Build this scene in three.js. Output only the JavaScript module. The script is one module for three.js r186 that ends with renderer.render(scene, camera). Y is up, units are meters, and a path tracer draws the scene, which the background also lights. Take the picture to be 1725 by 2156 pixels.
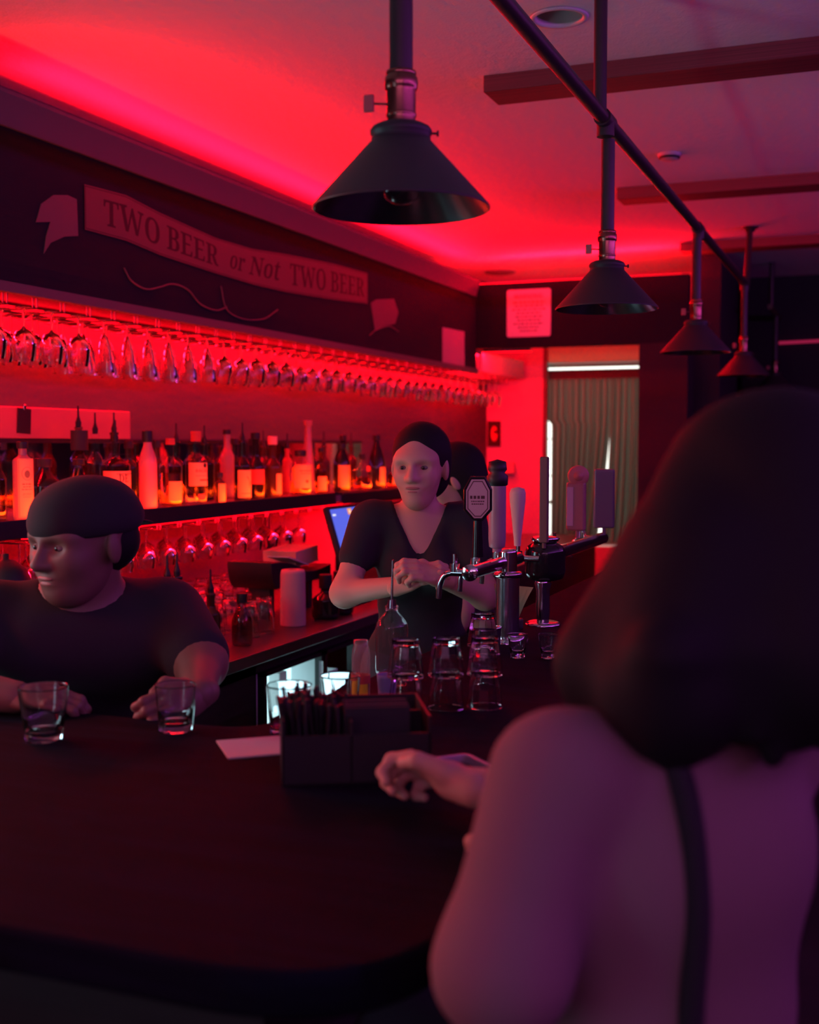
import * as THREE from 'three';
import { RoundedBoxGeometry } from 'three/addons/geometries/RoundedBoxGeometry.js';
import { MarchingCubes } from 'three/addons/objects/MarchingCubes.js';
import { mergeGeometries, mergeVertices } from 'three/addons/utils/BufferGeometryUtils.js';
import { RectAreaLightUniformsLib } from 'three/addons/lights/RectAreaLightUniformsLib.js';

// ---------------------------------------------------------------- camera, sky, lights, exposure
const scene = new THREE.Scene();
const camera = new THREE.PerspectiveCamera(46.38, 1725 / 2156, 0.05, 60);
camera.position.set(0, 1.58, 0);
camera.rotation.set(THREE.MathUtils.degToRad(-3.25), THREE.MathUtils.degToRad(21.6), 0, 'YXZ');
camera.focus = 3.1; camera.userData.fStop = 2.8;
scene.add(camera);

scene.background = new THREE.Color(1.0, 0.97, 0.86);      // bright overcast day, seen only through the far window
scene.backgroundIntensity = 2.4;

const renderer = new THREE.WebGLRenderer();
renderer.toneMapping = THREE.LinearToneMapping;
renderer.toneMappingExposure = 1.0;
renderer.shadowMap.enabled = true;
RectAreaLightUniformsLib.init();

const RED = new THREE.Color().setRGB(1, 0.001, 0.007), AMBER = new THREE.Color().setRGB(1, 0.04, 0.001);
const COOL = new THREE.Color().setRGB(0.5, 0.86, 1), VIOLET = new THREE.Color().setRGB(0.62, 0.1, 0.9), MAUVE = new THREE.Color().setRGB(0.95, 0.3, 0.75);
function area(name, at, dir, w, h, color, power) {        // a flat light of w by h metres, facing dir
  const l = new THREE.RectAreaLight(color, power, w, h);
  l.name = name; l.position.set(...at); l.lookAt(at[0] + dir[0], at[1] + dir[1], at[2] + dir[2]); l.castShadow = true; scene.add(l);
}
area('cove_light', [-2.97, 2.8, -6.05], [0.72, 0.7, 0], 4.9, 0.03, RED, 290);          // strip on top of the bar bulkhead
area('header_cove_light', [-2.0, 2.785, -8.585], [0, 0.7, 0.6], 1.3, 0.03, RED, 280);    // strip on top of the far header
area('alcove_cove_light', [-2.25, 2.785, -8.6], [0, 0.75, -0.66], 1.5, 0.03, RED, 170);   // the same strip's far side, over the alcove ceiling
area('rack_light', [-3.17, 2.105, -4.5], [0.5, -0.86, 0], 10.2, 0.02, RED, 480);         // strip on the wall under the bulkhead
area('alcove_light', [-2.74, 2.26, -8.68], [-0.3, -0.5, -0.8], 0.5, 0.03, RED, 260);     // strip behind the far header
area('shelf_light', [-2.645, 1.335, -5.0], [-0.85, 0.5, 0], 4.4, 0.012, AMBER, 130);     // strip behind the lip of the bottle shelf
area('under_shelf_light', [-2.66, 1.262, -4.5], [-0.6, -0.7, 0], 2.6, 0.012, RED, 600);  // strip under the bottle shelf
area('cooler_light', [-2.05, 0.6, -4.2], [1, 0, 0], 0.66, 0.26, COOL, 2.2);              // lit cooler doors
area('cooler_light_near', [-2.05, 0.5, -2.57], [1, 0.2, 0], 1.2, 0.4, COOL, 1.2);
area('face_fill_light', [-2.62, 1.6, -1.58], [0.92, 0, -0.39], 0.42, 0.8, COOL, 6);      // added cool light on the capped man, from an invented cooler out of view
area('screen_light', [-2.2, 1.17, -4.97], [1, 0.25, 0], 0.4, 0.22, new THREE.Color(0.3, 0.36, 1), 1.2);
area('violet_fill_light', [2.4, 2.5, -3.0], [-0.75, 0.6, 0], 10, 0.06, VIOLET, 44);        // added violet fill, out of view on the right wall
area('mauve_fill_light', [0.6, 2.42, 2.85], [0, 0.5, -0.85], 4.5, 0.06, MAUVE, 42);          // added mauve fill for the ceiling, unseen behind the camera
area('chrome_fill_light', [-2.45, 1.2, 1.67], [0.8, 0, -0.6], 0.4, 1.6, new THREE.Color(0.55, 0.78, 1), 0.4);   // added cool light behind the camera, for streaks on the chrome

// ---------------------------------------------------------------- helpers
let seed = 20240611;
const rnd = () => { seed = (seed * 1664525 + 1013904223) >>> 0; return seed / 4294967296; };
const taken = {};
function numbered(n) { const k = taken[n] = (taken[n] ?? -1) + 1; return k ? `${n}_${String(k).padStart(3, '0')}` : n; }
const lin = (r, g, b) => new THREE.Color().setRGB(r, g, b);
const std = (c, roughness = 0.7, metalness = 0, more = {}) => new THREE.MeshStandardMaterial({ color: lin(...c), roughness, metalness, side: THREE.DoubleSide, ...more });
const glow = (c, k, more = {}) => new THREE.MeshStandardMaterial({ color: 0x050505, emissive: c, emissiveIntensity: k, roughness: 0.6, ...more });
function flat(gs) {
  if (!Array.isArray(gs)) return gs;
  return mergeGeometries(gs.map((g) => {
    const h = g.index ? g.toNonIndexed() : g.clone();
    for (const k of Object.keys(h.attributes)) if (!['position', 'normal', 'uv'].includes(k)) h.deleteAttribute(k);
    if (!h.attributes.uv) h.setAttribute('uv', new THREE.BufferAttribute(new Float32Array(h.attributes.position.count * 2), 2));
    return h;
  }));
}
function obj(name, gs, m, parent = scene) {
  const o = new THREE.Mesh(flat(gs), m);
  o.name = parent === scene ? numbered(name) : name; o.castShadow = o.receiveShadow = true; parent.add(o); return o;
}
function thing(name, label, category, at = [0, 0, 0], turn = 0, group) {
  const o = new THREE.Group(); o.name = numbered(name); scene.add(o); o.position.set(...at); o.rotation.y = turn;
  o.userData = { label, category }; if (group) o.userData.group = group; return o;
}
function tag(o, label, category, group) { Object.assign(o.userData, { label, category }); if (group) o.userData.group = group; return o; }
function struct(name, gs, m) { const o = obj(name, gs, m); o.userData.kind = 'structure'; return o; }
function dup(src, at, turn = 0, label) {
  const r = src.clone(); r.userData = { ...src.userData }; r.name = numbered(src.name.replace(/_\d{3}$/, '')); scene.add(r);
  r.position.set(...at); r.rotation.y = turn; if (label) r.userData.label = label; return r;
}
const ord = (n) => ['first', 'second', 'third'][n - 1] ?? n + (n % 10 === 1 && n !== 11 ? 'st' : n % 10 === 2 && n !== 12 ? 'nd' : n % 10 === 3 && n !== 13 ? 'rd' : 'th'), ROW = ['front', 'middle', 'rear'];
const box = (x0, x1, y0, y1, z0, z1) => new THREE.BoxGeometry(x1 - x0, y1 - y0, z1 - z0).translate((x0 + x1) / 2, (y0 + y1) / 2, (z0 + z1) / 2);
const rbox = (w, h, d, r = 0.006) => new RoundedBoxGeometry(w, h, d, 3, Math.min(r, w / 2.01, h / 2.01, d / 2.01));
const cyl = (r0, r1, h, n = 24, open = false) => new THREE.CylinderGeometry(r1, r0, h, n, 1, open).translate(0, h / 2, 0);
const lathe = (pts, n = 28) => new THREE.LatheGeometry(pts.map(([r, y]) => new THREE.Vector2(r, y)), n);
const V = (p) => new THREE.Vector3(...p);
const tube = (pts, r, n = 8, seg = 24, tension = 0.5) => new THREE.TubeGeometry(new THREE.CatmullRomCurve3(pts.map(V), false, 'catmullrom', tension), seg, r, n, false);
function rod(a, b, r, n = 12, r2 = r) {
  const d = V(b).sub(V(a)), g = new THREE.CylinderGeometry(r2, r, d.length(), n);
  return g.applyQuaternion(new THREE.Quaternion().setFromUnitVectors(new THREE.Vector3(0, 1, 0), d.clone().normalize())).translate((a[0] + b[0]) / 2, (a[1] + b[1]) / 2, (a[2] + b[2]) / 2);
}
function paint(w, h, draw) {
  const c = document.createElement('canvas'); c.width = w; c.height = h; draw(c.getContext('2d'), w, h);
  const t = new THREE.CanvasTexture(c); t.colorSpace = THREE.SRGBColorSpace; return t;
}
// grain for walls, wood and cloth: value noise in two scales
function grain(w, h, sx, sy, lo, hi) {
  const d = new Uint8Array(w * h * 4), a = Array.from({ length: 4096 }, rnd), at = (i, j, px) => a[((j % px) * 61 + (i % px)) & 4095];
  const noise = (u, v, p) => { const i = Math.floor(u), j = Math.floor(v), f = u - i, g = v - j, s = f * f * (3 - 2 * f), t = g * g * (3 - 2 * g); return (at(i, j, p) * (1 - s) + at(i + 1, j, p) * s) * (1 - t) + (at(i, j + 1, p) * (1 - s) + at(i + 1, j + 1, p) * s) * t; };
  for (let y = 0; y < h; y++) for (let x = 0; x < w; x++) {
    const n = 0.6 * noise(x / w * sx, y / h * sy, Math.max(sx, sy)) + 0.4 * noise(x / w * sx * 4, y / h * sy * 4, 4 * Math.max(sx, sy));
    const k = (y * w + x) * 4, v = 255 * (lo + (hi - lo) * n); d[k] = d[k + 1] = d[k + 2] = v; d[k + 3] = 255;
  }
  const t = new THREE.DataTexture(d, w, h); t.wrapS = t.wrapT = THREE.RepeatWrapping; t.magFilter = THREE.LinearFilter; t.needsUpdate = true; return t;
}
const plasterBump = grain(512, 512, 40, 40, 0, 1), woodGrain = grain(512, 256, 4, 60, 0.55, 1), clothBump = grain(256, 256, 64, 64, 0, 1);
woodGrain.colorSpace = THREE.SRGBColorSpace;
const M = {
  plaster: std([0.86, 0.85, 0.85], 0.9, 0, { bumpMap: plasterBump, bumpScale: 0.002 }),
  wall: std([0.6, 0.56, 0.55], 0.85, 0, { bumpMap: plasterBump, bumpScale: 0.002 }),
  barWall: std([0.1, 0.085, 0.085], 0.8, 0, { bumpMap: plasterBump, bumpScale: 0.002 }),
  dark: new THREE.MeshPhysicalMaterial({ color: lin(0.015, 0.018, 0.028), roughness: 0.9, specularIntensity: 0.3, bumpMap: plasterBump, bumpScale: 0.001 }),
  darkWall: std([0.022, 0.02, 0.026], 0.85),
  trim: std([0.08, 0.085, 0.1], 0.8),
  lip: std([0.1, 0.085, 0.09], 0.6),
  beam: std([0.32, 0.07, 0.07], 0.6, 0, { map: woodGrain }),
  floor: std([0.05, 0.04, 0.035], 0.5, 0, { map: woodGrain }),
  barTop: new THREE.MeshPhysicalMaterial({ color: lin(0.006, 0.008, 0.018), roughness: 0.8, specularIntensity: 0.12, map: woodGrain }),
  barBody: std([0.02, 0.016, 0.018], 0.6, 0, { map: woodGrain }),
  counter: std([0.045, 0.042, 0.04], 0.35),
  steel: std([0.66, 0.66, 0.68], 0.13, 1),
  brushed: std([0.55, 0.55, 0.6], 0.2, 1),
  pipe: std([0.05, 0.035, 0.04], 0.42, 0.4),
  socket: std([0.3, 0.11, 0.09], 0.26, 1),
  shade: std([0.035, 0.03, 0.034], 0.5, 0.2),
  lining: std([0.34, 0.34, 0.35], 0.2, 0.95),
  wire: std([0.1, 0.09, 0.09], 0.4, 0.8),
  blackPlastic: std([0.008, 0.008, 0.01], 0.5),
  blackGloss: std([0.012, 0.01, 0.014], 0.12),
  paper: std([0.72, 0.68, 0.62], 0.85),
  kraft: std([0.5, 0.36, 0.22], 0.85),
  skin: std([0.46, 0.27, 0.2], 0.55), skinDark: std([0.17, 0.092, 0.07], 0.55),
  hair: new THREE.MeshPhysicalMaterial({ color: lin(0.01, 0.009, 0.012), roughness: 0.7, specularIntensity: 0.3 }), tee: std([0.014, 0.013, 0.018], 0.9, 0, { bumpMap: clothBump, bumpScale: 0.0006 }),
  blouse: std([0.2, 0.12, 0.13], 0.9, 0, { bumpMap: clothBump, bumpScale: 0.0006 }), denim: std([0.02, 0.022, 0.035], 0.9),
  eye: std([0.16, 0.13, 0.12], 0.35), iris: std([0.02, 0.012, 0.01], 0.2), lips: std([0.33, 0.12, 0.11], 0.5),
};
const glassy = (c, roughness = 0.03, more = {}) => new THREE.MeshPhysicalMaterial({ color: lin(...c), roughness, metalness: 0, transmission: 1, thickness: 0, ior: 1.5, side: THREE.DoubleSide, ...more });
M.glass = glassy([0.97, 0.96, 0.97]); M.solid = new THREE.MeshPhysicalMaterial({ color: lin(0.98, 0.97, 0.97), roughness: 0.02, transmission: 1, thickness: 0.002, ior: 1.48 }); M.frost = glassy([0.8, 0.78, 0.78], 0.35); M.pane = glassy([0.97, 0.99, 0.99], 0.01);
M.bulb = glassy([0.85, 0.85, 0.88], 0.02); M.purpleGlass = glassy([0.55, 0.45, 0.6], 0.1);

// ---------------------------------------------------------------- the room
const CEIL = 2.965;
{ const s = new THREE.Shape(); s.moveTo(-3.4, -3.2); s.lineTo(2.7, -3.2); s.lineTo(2.7, 10.7); s.lineTo(-3.4, 10.7);   // shape y is -z
  const hole = (x, z, r) => { const h = new THREE.Path(); h.absarc(x, -z, r, 0, Math.PI * 2, true); s.holes.push(h); };
  hole(-1.007, -3.863, 0.078);
  const g = new THREE.ExtrudeGeometry(s, { depth: 0.2, bevelEnabled: false, curveSegments: 40 }).rotateX(-Math.PI / 2).translate(0, CEIL, 0);
  struct('ceiling', g, M.plaster); }
struct('ceiling_cap', box(-1.2, -0.8, CEIL + 0.2, CEIL + 0.24, -4.1, -3.65), M.darkWall);
struct('floor', box(-3.4, 2.7, -0.1, 0, -10.7, 3.2), M.floor);
struct('wall_left', box(-3.4, -3.2, 0, CEIL, -10.4, 3.2), M.barWall);
struct('wall_right', box(2.5, 2.7, 0, CEIL, -10.7, 3.2), M.darkWall);
struct('wall_back', box(-3.4, 2.7, 0, CEIL, 3.0, 3.2), M.darkWall);
// far red wall with the window opening, its sloping head
const WX0 = -2.7, WO = -2.9, WX1 = -1.7, WY0 = 0.72, WY1 = 2.2, WZ = -9.9;
struct('wall_far', [box(-3.4, WX0, 0, CEIL, WZ - 0.05, WZ), box(-3.4, WO, 0, CEIL, WZ - 0.3, WZ - 0.05), box(WX1, -1.1, 0, CEIL, WZ - 0.3, WZ), box(WO, WX1, 0, WY0, WZ - 0.3, WZ), box(WO, WX1, 2.27, CEIL, WZ - 0.3, WZ - 0.14), box(WX0, WX1, 2.56, CEIL, WZ - 0.14, WZ)], M.wall);
tag(obj('window_blind', rbox(WX1 - WX0, 0.285, 0.004, 0.001).translate((WX0 + WX1) / 2, 2.4175, WZ - 0.03), new THREE.MeshPhysicalMaterial({ color: lin(0.62, 0.52, 0.4), roughness: 1, transmission: 0.55, thickness: 0 })), 'short beige blind glowing with daylight above the far window curtains', 'blind');
struct('wall_alcove', box(-1.28, -1.1, 0, CEIL, -10.4, -8.8), M.darkWall);
struct('wall_column', box(-1.62, -1.28, 0, 2.29, -8.82, -8.5), M.darkWall);
struct('wall_end', box(-1.28, 2.7, 0, CEIL, -10.7, -10.4), M.darkWall);
// bulkhead over the back bar, the header that carries it round to the column
struct('wall_bulkhead', box(-3.2, -2.83, 2.125, 2.775, -8.5, 0.8), M.dark);
struct('wall_header', box(-3.2, -1.28, 2.29, 2.76, -8.62, -8.5), M.dark);
{ const s = new THREE.Shape(); s.moveTo(0, 0); s.lineTo(0.012, 0); s.quadraticCurveTo(0.02, 0.05, 0.045, 0.1); s.lineTo(0.045, 0.112); s.lineTo(0, 0.112);
  const g = new THREE.ExtrudeGeometry(s, { depth: 9.26, bevelEnabled: false }).translate(-2.83, 2.668, -8.46); struct('trim_1', g, M.trim); }
struct('trim_2', box(-2.85, -2.815, 2.105, 2.14, -8.5, 0.8), M.lip);
// shallow beams across the ceiling
[[-1.43, -4.36], [-1.37, -6.5], [-1.33, -8.4]].forEach(([x, z], i) => {
  const o = obj('ceiling_beam', rbox(2.5 - x, 0.062, 0.19, 0.004).translate((2.5 + x) / 2, CEIL - 0.031, z - 0.1), M.beam);
  tag(o, ['reddish ceiling beam nearest the recessed downlight', 'middle of the three reddish ceiling beams', 'reddish ceiling beam farthest from the viewer, near the dark end wall'][i], 'beam');
});
{ const t = thing('recessed_downlight', 'round unlit recessed downlight in the ceiling between the first two hanging pipes', 'downlight', [-1.007, CEIL, -3.863]);
  obj('trim_ring', lathe([[0.076, 0.004], [0.076, -0.004], [0.082, -0.009], [0.092, -0.008], [0.096, 0], [0.078, 0.001]], 48), std([0.62, 0.6, 0.62], 0.5), t);
  obj('baffle', lathe([[0.0775, 0.0], [0.074, 0.03], [0.07, 0.06], [0.06, 0.1]], 48), std([0.45, 0.44, 0.46], 0.4), t);
  obj('lens', lathe([[0.0, 0.085], [0.03, 0.088], [0.06, 0.1]], 40), std([0.5, 0.48, 0.5], 0.3), t); }
tag(obj('ceiling_speaker', lathe([[0, -0.016], [0.1, -0.014], [0.12, -0.008], [0.125, 0]], 36).translate(-2.9, CEIL - 0.001, -9.3), std([0.2, 0.18, 0.18], 0.7)), 'round flat ceiling speaker above the far corner of the bulkhead', 'speaker');
{ const t = thing('smoke_detector', 'small flat smoke detector on the ceiling between the first two beams', 'smoke detector', [-0.98, CEIL, -5.85]);
  obj('housing', lathe([[0, -0.03], [0.035, -0.03], [0.045, -0.022], [0.055, -0.006], [0.055, 0]], 30), std([0.5, 0.46, 0.48], 0.6), t);
  obj('vent_ring', lathe([[0.044, -0.025], [0.05, -0.022], [0.051, -0.014]], 30), M.blackPlastic, t); }

// light strips as fittings; the violet and mauve ones are added fill
function strip(label, gs, c, k) { const t = thing('led_strip', label, 'light strip'); obj('profile', gs[0], M.brushed, t); obj('diffuser', gs[1], glow(c, k), t); return t; }
strip('red light strip along the top of the bar bulkhead', [box(-3.0, -2.975, 2.775, 2.79, -8.4, -3.6), box(-2.996, -2.979, 2.79, 2.794, -8.4, -3.6)], RED, 3);
strip('red light strip on top of the far header', [box(-3.0, -1.35, 2.76, 2.772, -8.605, -8.57), box(-3.0, -1.35, 2.772, 2.776, -8.6, -8.575)], RED, 3);
strip('red light strip on the wall under the bulkhead behind the glass rack', [box(-3.199, -3.18, 2.1, 2.124, -9.6, 0.6), box(-3.18, -3.176, 2.1, 2.12, -9.6, 0.6)], RED, 3);
strip('red light strip behind the far header facing the red wall', [box(-2.82, -2.45, 2.272, 2.29, -8.66, -8.625), box(-2.82, -2.45, 2.267, 2.272, -8.66, -8.63)], RED, 3);
strip('amber light strip behind the black lip of the bottle shelf', [box(-2.64, -2.632, 1.316, 1.33, -7.2, -2.8), box(-2.6425, -2.64, 1.318, 1.328, -7.2, -2.8)], AMBER, 4);
strip('red light strip under the bottle shelf', [box(-2.655, -2.635, 1.268, 1.276, -5.8, -3.2), box(-2.653, -2.637, 1.264, 1.268, -5.8, -3.2)], RED, 3);
strip('added violet fill strip high on the right wall, out of view', [box(2.44, 2.498, 2.42, 2.46, -9, 2), box(2.45, 2.49, 2.46, 2.468, -9, 2)], VIOLET, 2);
strip('added mauve fill strip high on the wall behind the viewer', [box(-1.65, 2.45, 2.34, 2.38, 2.94, 2.998), box(-1.65, 2.45, 2.38, 2.388, 2.945, 2.99)], MAUVE, 2);

// ---------------------------------------------------------------- far window: pane, sash, rod and two curtains
struct('window_1', [box(WO, WX1, WY0, WY0 + 0.05, -10.16, -10.12), box(WO, WX1, 2.24, 2.27, -10.16, -10.12), box(WO, WO + 0.03, WY0, 2.27, -10.16, -10.12), box(WX1 - 0.05, WX1, WY0, 2.27, -10.16, -10.12), box(WO, WX1, 1.06, 1.09, -10.15, -10.13), box(WO, WX1, 1.3, 1.31, -10.15, -10.13), box(WO, WX1, 1.62, 1.63, -10.15, -10.13)], std([0.2, 0.19, 0.16], 0.6));
struct('trim_3', box(WX0, WX0 + 0.034, WY0, 2.56, -9.955, -9.9), std([0.12, 0.1, 0.08], 0.7));
struct('window_pane', box(WO, WX1, WY0, 2.27, -10.141, -10.139), M.pane);
tag(obj('curtain_rod', [rod([-2.695, 2.2, -9.99], [-1.7, 2.2, -9.99], 0.011), box(-2.69, -1.71, 2.13, 2.2, -10.0, -9.984)], M.blackPlastic), 'black curtain rod and dark heading across the far window', 'curtain rod');
function curtain(label, x0, x1, pinch, folds, lean, step = 0) {
  const nx = 160, ny = 40, g = new THREE.PlaneGeometry(1, 1, nx, ny), p = g.attributes.position;
  for (let i = 0; i < p.count; i++) {
    const u = p.getX(i) + 0.5, v = 0.5 - p.getY(i), y = 2.13 - 1.38 * v;
    const e = Math.max(0, Math.min(1, (v - 0.25) / 0.03)), a = x0 + pinch * v * v + step * e * e * (3 - 2 * e), b = x1 + lean * Math.max(0, v - 0.22) * (1 + 0.5 * v);
    const w = u + 0.012 * Math.sin(17 * u) * v;
    p.setXYZ(i, a + (b - a) * w, y, -9.95 + (0.028 * Math.sin(folds * w * 6.283) + 0.015 * Math.sin(folds * 2.3 * w * 6.283 + 1.3)) * (0.45 + 0.6 * v));
  }
  g.computeVertexNormals();
  tag(obj('curtain', g, new THREE.MeshPhysicalMaterial({ color: lin(0.075, 0.078, 0.064), roughness: 1, transmission: 0.5, thickness: 0, side: THREE.DoubleSide, bumpMap: clothBump, bumpScale: 0.0005 })), label, 'curtain');
}
curtain('grey curtain panel on the left of the far window', -2.668, -2.12, 0, 9, -0.1, 0.036);
curtain('grey curtain panel on the right of the far window', -2.125, -1.71, -0.06, 7, 0);

// ---------------------------------------------------------------- bar counter, back counter, cooler
{ const s = new THREE.Shape();                                              // shape y is -z
  s.moveTo(-3.15, 1.0); s.lineTo(-0.62, 1.0); s.quadraticCurveTo(-0.42, 1.0, -0.42, 1.2); s.lineTo(-0.42, 8.2); s.lineTo(-1.03, 8.2); s.lineTo(-1.03, 1.96); s.quadraticCurveTo(-1.03, 1.86, -1.13, 1.86); s.lineTo(-3.15, 1.86);
  const top = new THREE.ExtrudeGeometry(s, { depth: 0.034, bevelEnabled: true, bevelSize: 0.008, bevelThickness: 0.008, bevelSegments: 3, curveSegments: 12 }).rotateX(-Math.PI / 2).translate(0, 1.028, 0);
  const t = thing('bar_counter', 'dark L-shaped wooden bar counter that the guests sit at', 'bar counter');
  obj('bar_top', top, M.barTop, t);
  obj('bar_front', [box(-0.72, -0.68, 0, 1.02, -8.1, -1.28), box(-3.1, -0.68, 0, 1.02, -1.28, -1.24)], M.barBody, t);
  obj('under_shelf', [box(-0.98, -0.72, 0.55, 0.58, -8.1, -1.6), box(-3.1, -0.72, 0.55, 0.58, -1.75, -1.28)], M.barBody, t);
  obj('foot_rail', [rod([-0.5, 0.2, -8], [-0.5, 0.2, -1.1], 0.02)], M.brushed, t);
}
{ const t = thing('back_counter', 'long dark counter along the wall behind the bar with lit cooler doors', 'counter');
  obj('worktop', rbox(1.17, 0.045, 7.5, 0.006).translate(-2.61, 0.828, -5.65), M.counter, t);
  obj('cabinet', [box(-3.2, -2.1, 0.05, 0.805, -3.79, -3.2), box(-3.2, -2.1, 0.05, 0.805, -9.3, -4.6), box(-3.2, -2.1, 0.05, 0.805, -1.93, -1.9), box(-3.2, -2.1, 0.745, 0.805, -4.6, -1.9), box(-3.2, -2.1, 0.05, 0.12, -4.6, -1.9), box(-3.2, -3.16, 0.1, 0.78, -4.6, -1.9)], M.barBody, t);
  for (const [z0, z1, lab] of [[-4.29, -3.8, 'glass door'], [-4.6, -4.31, 'glass door'], [-3.2, -2.42, 'glass door'], [-2.4, -1.94, 'glass door']]) {
    const d = obj('cooler_door', [box(-2.1, -2.07, 0.12, 0.15, z0, z1), box(-2.1, -2.07, 0.735, 0.75, z0, z1), box(-2.1, -2.07, 0.12, 0.75, z0, z0 + 0.018), box(-2.1, -2.07, 0.12, 0.75, z1 - 0.018, z1)], M.blackPlastic, t);
    obj('door_glass', box(-2.087, -2.083, 0.15, 0.735, z0 + 0.018, z1 - 0.018), M.pane, d);
    obj('lit_back', box(-2.23, -2.215, 0.13, 0.74, z0, z1), glow(lin(0.46, 0.76, 0.82), 2.6), t);
    obj('liner', [box(-2.215, -2.1, 0.13, 0.745, z0 - 0.006, z0), box(-2.215, -2.1, 0.13, 0.745, z1, z1 + 0.006)], std([0.7, 0.74, 0.75], 0.6), t);
  }
  obj('cooler_shelf', [box(-2.21, -2.12, 0.42, 0.428, -4.6, -3.87), box(-2.21, -2.12, 0.42, 0.428, -3.2, -1.94)], M.steel, t);
  obj('door_bar', [box(-2.068, -2.05, 0.3, 0.72, -4.268, -4.256), box(-2.068, -2.05, 0.3, 0.72, -4.252, -4.245)], M.steel, t);
}

tag(obj('carton', rbox(0.06, 0.2, 0.09, 0.004).translate(-2.165, 0.53, -4.52), std([0.8, 0.82, 0.82], 0.7)), 'white carton behind the right glass door of the lit cooler', 'carton');
tag(obj('carton', rbox(0.05, 0.27, 0.06, 0.004).translate(-2.165, 0.565, -4.08), std([0.85, 0.87, 0.86], 0.7)), 'tall white carton behind the left glass door of the lit cooler', 'carton');
// bottles ------------------------------------------------------------------
function profile(b) {     // outline of a bottle: r body radius, h height, body height of the straight part, neck radius
  const { r, h, body, neck } = b, sh = b.shoulder ?? 0.2, top = h;
  return [[0.001, 0.004], [r * 0.85, 0], [r * 0.97, 0.006], [r, 0.016], [b.waist ? r * b.waist : r, body * 0.5], [r, body], [r * 0.93 + neck * 0.07, body + (top - body) * sh * 0.45], [r * 0.6 + neck * 0.4, body + (top - body) * sh], [neck * 1.12, body + (top - body) * Math.min(0.95, sh * 1.7)], [neck, body + (top - body) * Math.min(0.97, sh * 2.1)], [neck, top - 0.012], [neck * 1.18, top - 0.01], [neck * 1.18, top - 0.001], [neck * 0.75, top]];
}
const LAB = {
  cream: std([0.74, 0.36, 0.12], 0.8), white: std([0.7, 0.34, 0.3], 0.8), black: std([0.02, 0.018, 0.018], 0.6), red: std([0.5, 0.06, 0.05], 0.7), gold: std([0.62, 0.4, 0.1], 0.5, 0.3),  // cream and white have the red strip light mixed into their colour
};
const ink = (ctx, c) => { ctx.fillStyle = c; ctx.strokeStyle = c; };
const greek = (ctx, x0, x1, y, h, n = 7) => { let s = 7 + Math.round(y + x0); for (let x = x0, i = 0; i < 60 && x < x1; i++) { s = (s * 73 + 41) % 101; const w = (x1 - x0) / n * (0.4 + s / 160); ctx.fillRect(x, y, Math.min(w, x1 - x), h); x += w + (x1 - x0) / n * 0.22; } };
const printed = (w, h, draw) => std([1, 1, 1], 0.8, 0, { map: paint(w, h, draw) });
LAB.gin = printed(128, 512, (c, w, h) => { c.fillStyle = '#e8b478'; c.fillRect(0, 0, w, h); ink(c, '#7c6a50'); c.lineWidth = 3; c.strokeRect(8, 8, w - 16, h - 16); c.beginPath(); c.ellipse(w / 2, 130, 36, 56, 0, 0, 7); c.stroke(); c.beginPath(); c.ellipse(w / 2, 135, 20, 34, 0, 0, 7); c.fill(); greek(c, 30, 98, 215, 12, 3); greek(c, 34, 96, 240, 9, 3); greek(c, 26, 102, 262, 9, 4); greek(c, 34, 94, 300, 4, 6); greek(c, 30, 98, 312, 4, 6); greek(c, 34, 94, 330, 4, 6); });  // this and the next printed grounds carry the orange of the shelf light
LAB.dewars = printed(512, 300, (c, w, h) => { c.fillStyle = '#dc9474'; c.fillRect(0, 0, w, h); ink(c, '#1c1412'); c.font = 'bold 96px serif'; c.fillText('DE', 200, 100); c.fillText('VA', 250, 205); c.lineWidth = 3; c.beginPath(); c.moveTo(20, 250); c.lineTo(490, 150); c.stroke(); greek(c, 180, 480, 20, 8, 9); });
LAB.rum = printed(512, 420, (c, w, h) => { c.fillStyle = '#e4a878'; c.fillRect(0, 0, w, h); ink(c, '#2a1714'); c.font = 'bold 74px serif'; c.fillText('BACAR', 130, 170); c.beginPath(); c.arc(330, 50, 44, 0, 7); c.fill(); c.fillRect(210, 300, 210, 26); greek(c, 140, 400, 230, 8, 8); });
LAB.slant = printed(256, 256, (c, w, h) => { c.fillStyle = '#ecae6a'; c.fillRect(0, 0, w, h); ink(c, '#6a2a18'); c.lineWidth = 8; c.beginPath(); c.moveTo(120, 60); c.quadraticCurveTo(170, 90, 160, 150); c.quadraticCurveTo(190, 90, 215, 120); c.stroke(); greek(c, 40, 200, 214, 6, 6); });
LAB.emblem = printed(256, 256, (c, w, h) => { c.fillStyle = '#eeb06c'; c.fillRect(0, 0, w, h); ink(c, '#8c3a1c'); greek(c, 50, 210, 60, 10, 5); c.beginPath(); c.arc(128, 180, 18, 0, 7); c.fill(); greek(c, 60, 200, 90, 6, 7); });
const BG = {
  clear: M.glass, frost: std([0.62, 0.2, 0.2], 0.35), brown: std([0.05, 0.02, 0.012], 0.12), black: std([0.012, 0.01, 0.012], 0.12), green: std([0.02, 0.03, 0.016], 0.12), blush: std([0.42, 0.17, 0.16], 0.3), amber: glassy([0.75, 0.42, 0.2], 0.03), smoke: glassy([0.5, 0.42, 0.42], 0.05),  // frost and blush: pale bottles with the red light put into the colour
};
const pourerGeo = [cyl(0.011, 0.012, 0.016), lathe([[0.0115, 0.016], [0.013, 0.02], [0.009, 0.03], [0.0045, 0.045], [0.0035, 0.085], [0.002, 0.088]], 12)];
const FACE = Math.PI * 0.36;              // labels are turned towards the room
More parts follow.
